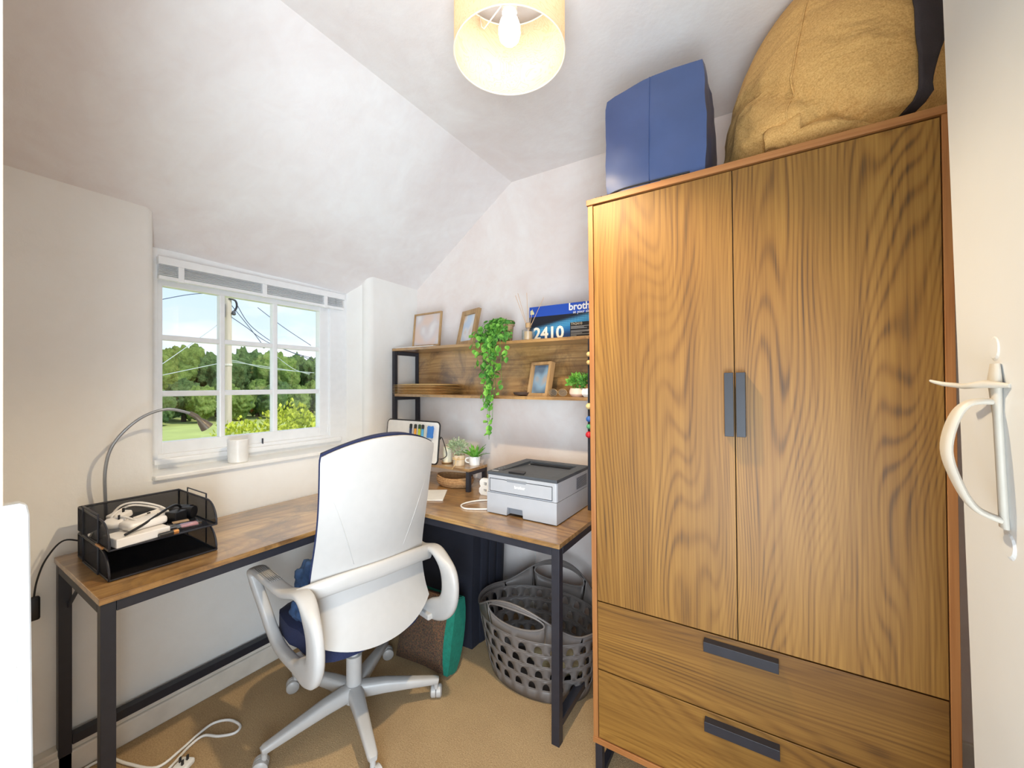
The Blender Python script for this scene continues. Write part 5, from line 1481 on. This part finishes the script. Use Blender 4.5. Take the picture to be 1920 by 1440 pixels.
for c_ in range(NR):
    a0, a1 = 2 * PI * c_ / NR, 2 * PI * (c_ + 1) / NR
    am = (a0 + a1) / 2
    d = min(abs(((am - PI / 2 + PI) % (2 * PI)) - PI), abs(((am + PI / 2 + PI) % (2 * PI)) - PI))
    if d < 0.46:
        # elliptical hand hole between v = 1.1 and the rim
        def he(a):
            q = min(abs(((a - PI / 2 + PI) % (2 * PI)) - PI), abs(((a + PI / 2 + PI) % (2 * PI)) - PI)) / 0.458
            return math.sqrt(max(0.0, 1 - min(1, q) ** 2))
        for lo_, hi_2 in ((lambda a: 0.95, lambda a: 1.20 - 0.12 * he(a)), (lambda a: 1.20 + 0.15 * he(a), lambda a: max(hump(a), 1.21))):
            bk.add([bpt(a0, lo_(a0)), bpt(a1, lo_(a1)), bpt(a1, hi_2(a1)), bpt(a0, hi_2(a0))], [(0, 1, 2, 3)])
    else:
        bk.add([bpt(a0, 0.95), bpt(a1, 0.95), bpt(a1, hump(a1)), bpt(a0, hump(a0))], [(0, 1, 2, 3)])
bk.add([bpt(2 * PI * k / 48, 0.0) for k in range(48)], [tuple(range(48))])
bo = obj('basket_wall', bk, M['basket'], lbk, smooth=60)
bmw = bmesh.new(); bmw.from_mesh(bo.data); bmesh.ops.remove_doubles(bmw, verts=bmw.verts, dist=0.0004); bmw.to_mesh(bo.data); bmw.free()
sol = bo.modifiers.new('thickness', 'SOLIDIFY'); sol.thickness = 0.003; sol.offset = 0
obj('rim_bead', MB().tube([bpt(2 * PI * k / 96, hump(2 * PI * k / 96)) for k in range(96)], 0.0042, 6, True), M['basket'], lbk, smooth=180)
for sgn in (1, -1):
    pts = []
    for k in range(40):
        a = 2 * PI * k / 40
        q = math.cos(a)
        v = 1.20 + (0.15 if math.sin(a) > 0 else 0.12) * math.sin(a)
        pts.append(bpt(sgn * PI / 2 + q * 0.458, v))
    obj('hand_hole_rim', MB().tube(pts, 0.0045, 6, True), M['basket'], lbk, smooth=180)
# something pale inside the basket
single('folded_towel', MB().ico((-0.83, 1.70, 0.07), (0.13, 0.09, 0.055), 4, lambda q: 1 + 0.2 * noise.noise(q * 2.5)), plain('cream_towelling', rgb(206, 192, 150), 0.95, bump=0.4), 'pale cream cloth lying in the laundry basket', 'cloth', (-0.83, 1.70, 0.01), smooth=180)
# woven cushion
t = NT('multicolour_weave')
nn1 = t.noise(t.coords(), 170, 2, 0.7)
t.base(t.ramp(nn1, [(0.30, rgb(34, 30, 34)), (0.42, rgb(84, 58, 44)), (0.50, rgb(58, 60, 52)), (0.58, rgb(122, 84, 48)), (0.66, rgb(92, 44, 52)), (0.75, rgb(70, 96, 84))]))
t.b.inputs['Roughness'].default_value = 0.95
t.bump(nn1, 0.6, 0.004)
M['weave'] = t.m
M['teal'] = plain('teal_knit', rgb(18, 118, 100), 0.9, var=0.15, vscale=60, bump=0.5, bscale=220)
cu = thing('floor_cushion', 'teal and brown woven cushion leaning under the desk', 'cushion', (-1.37, 1.43, 0.0))
CM = Matrix.Translation((-1.385, 1.440, 0.172)) @ Matrix.Rotation(math.radians(4), 4, 'Z') @ Matrix.Rotation(math.radians(-12), 4, 'X')
def cuf(p, u, s0, s1):
    k = max(abs(u.x), abs(u.z))
    th = 0.062 * (1 - 0.55 * k ** 3)
    rx = 0.155 * (1 - 0.05 * (1 - abs(u.z)) )
    return CM @ Vector((u.x * rx, (s0 + (s1 - s0) * (u.y * 0.5 + 0.5)) * th, u.z * 0.165 * (1 - 0.04 * (1 - abs(u.x)))))
obj('woven_face', soft_box(1, 1, 1, 8, lambda p, u: cuf(p, u, -1.0, 0.0)), M['weave'], cu, smooth=60)
def tealf(p, u):
    q = cuf(p, u, 0.0, 1.0)
    return q
obj('teal_back', soft_box(1, 1, 1, 8, lambda p, u: CM @ (CM.inverted() @ cuf(p, u, 0.0, 1.0) * 1.0 + Vector((0.004 * (1 if u.x > 0 else 0), 0.001, 0)))), M['teal'], cu, smooth=60)
obj('teal_side', soft_box(1, 1, 1, 6, lambda p, u: CM @ Vector((0.150 + 0.022 * u.x * (1 - 0.5 * abs(u.z) ** 3), u.y * 0.050 * (1 - 0.3 * abs(u.z) ** 2), u.z * 0.160))), M['teal'], cu, smooth=60)
# dark folded case
M['case'] = plain('black_navy_cloth', rgb(28, 30, 42), 0.75, var=0.12, vscale=10, bump=0.3, bscale=120)
cs_ = thing('garment_case', 'tall black fabric case with upright folds beneath the desk corner', 'case', (-1.45, 1.72, 0.0))
obj('front_panel', soft_box(0.215, 0.045, 0.335, 6, lambda p, u: Vector((-1.475 + p.x + 0.006 * math.sin(u.z * 3), 1.655 + p.y * (1 - 0.15 * abs(u.x)) + 0.006 * noise.noise(u * 2), 0.338 + p.z))), M['case'], cs_, smooth=50)
for k, (x, y, hx) in enumerate(((-1.262, 1.71, 0.022), (-1.255, 1.765, 0.024), (-1.248, 1.825, 0.026))):
    obj('fold', soft_box(hx, 0.03, 0.33, 6, lambda p, u: Vector((x + p.x * (1 - 0.3 * abs(u.y)) + 0.012 * u.z, y + p.y, 0.333 + p.z))), M['case'], cs_, smooth=50)
obj('body', soft_box(0.20, 0.08, 0.325, 4, lambda p, u: Vector((-1.46 + p.x, 1.775 + p.y, 0.328 + p.z))), M['case'], cs_, smooth=50)
# thin white cable down the back wall
single('wall_cable', MB().tube(catmull([(-1.115, 2.028, 0.70), (-1.118, 2.028, 0.55), (-1.13, 2.028, 0.45), (-1.122, 2.026, 0.30), (-1.125, 2.010, 0.102), (-1.13, 2.008, 0.004)], 6), 0.0022, 6), M['white'], 'thin white cable hanging down the back wall', 'cable', (-1.12, 2.02, 0.0), smooth=180)
# white cable and plug on the carpet
fc = [(-2.0, 0.37), (-2.005, 0.42), (-1.985, 0.454), (-1.901, 0.482), (-1.80, 0.53), (-1.812, 0.605), (-1.835, 0.662), (-1.845, 0.719), (-1.809, 0.76), (-1.745, 0.77), (-1.725, 0.743), (-1.761, 0.703), (-1.812, 0.673), (-1.800, 0.62), (-1.765, 0.565), (-1.74, 0.50), (-1.73, 0.40)]
fl = thing('extension_lead', 'white extension lead looped on the carpet under the desk', 'cable', (-1.82, 0.6, 0.0))
obj('lead', MB().tube(catmull([(x, y, 0.0055) for x, y in fc], 6), 0.0048, 8), M['white'], fl, smooth=180)
up_ = thing('upturned_plug', 'white mains plug lying pins-up on the carpet', 'plug', (-1.725, 0.585, 0.0))
obj('plug_body', rotbox((-1.725, 0.582, 0.0005), 0.024, 0.024, 0.010, 0.5, 0.006), M['white'], up_, smooth=50)
for dx_, dy_ in ((0.0, 0.012), (0.010, -0.006), (-0.010, -0.006)):
    obj('pin', rotbox((-1.725 + dx_, 0.582 + dy_, 0.019), 0.0022, 0.0035, 0.009, 0.5, 0), M['black'], up_)
ad = thing('power_brick', 'black power brick on the floor beside the desk leg', 'adaptor', (-1.985, 0.30, 0.0))
obj('brick', rotbox((-1.985, 0.305, 0.0005), 0.028, 0.045, 0.016, 0.3, 0.004), M['black'], ad)
obj('lead', MB().tube(catmull([(-1.985, 0.27, 0.015), (-1.96, 0.22, 0.006), (-1.93, 0.15, 0.004), (-1.9, 0.10, 0.004)], 5), 0.003, 6), M['black'], ad, smooth=180)

# ------------------------------------------------------------------ tidy helper properties
for o in bpy.data.objects:
    for k in ('_w', '_o'):
        if k in o: del o[k]
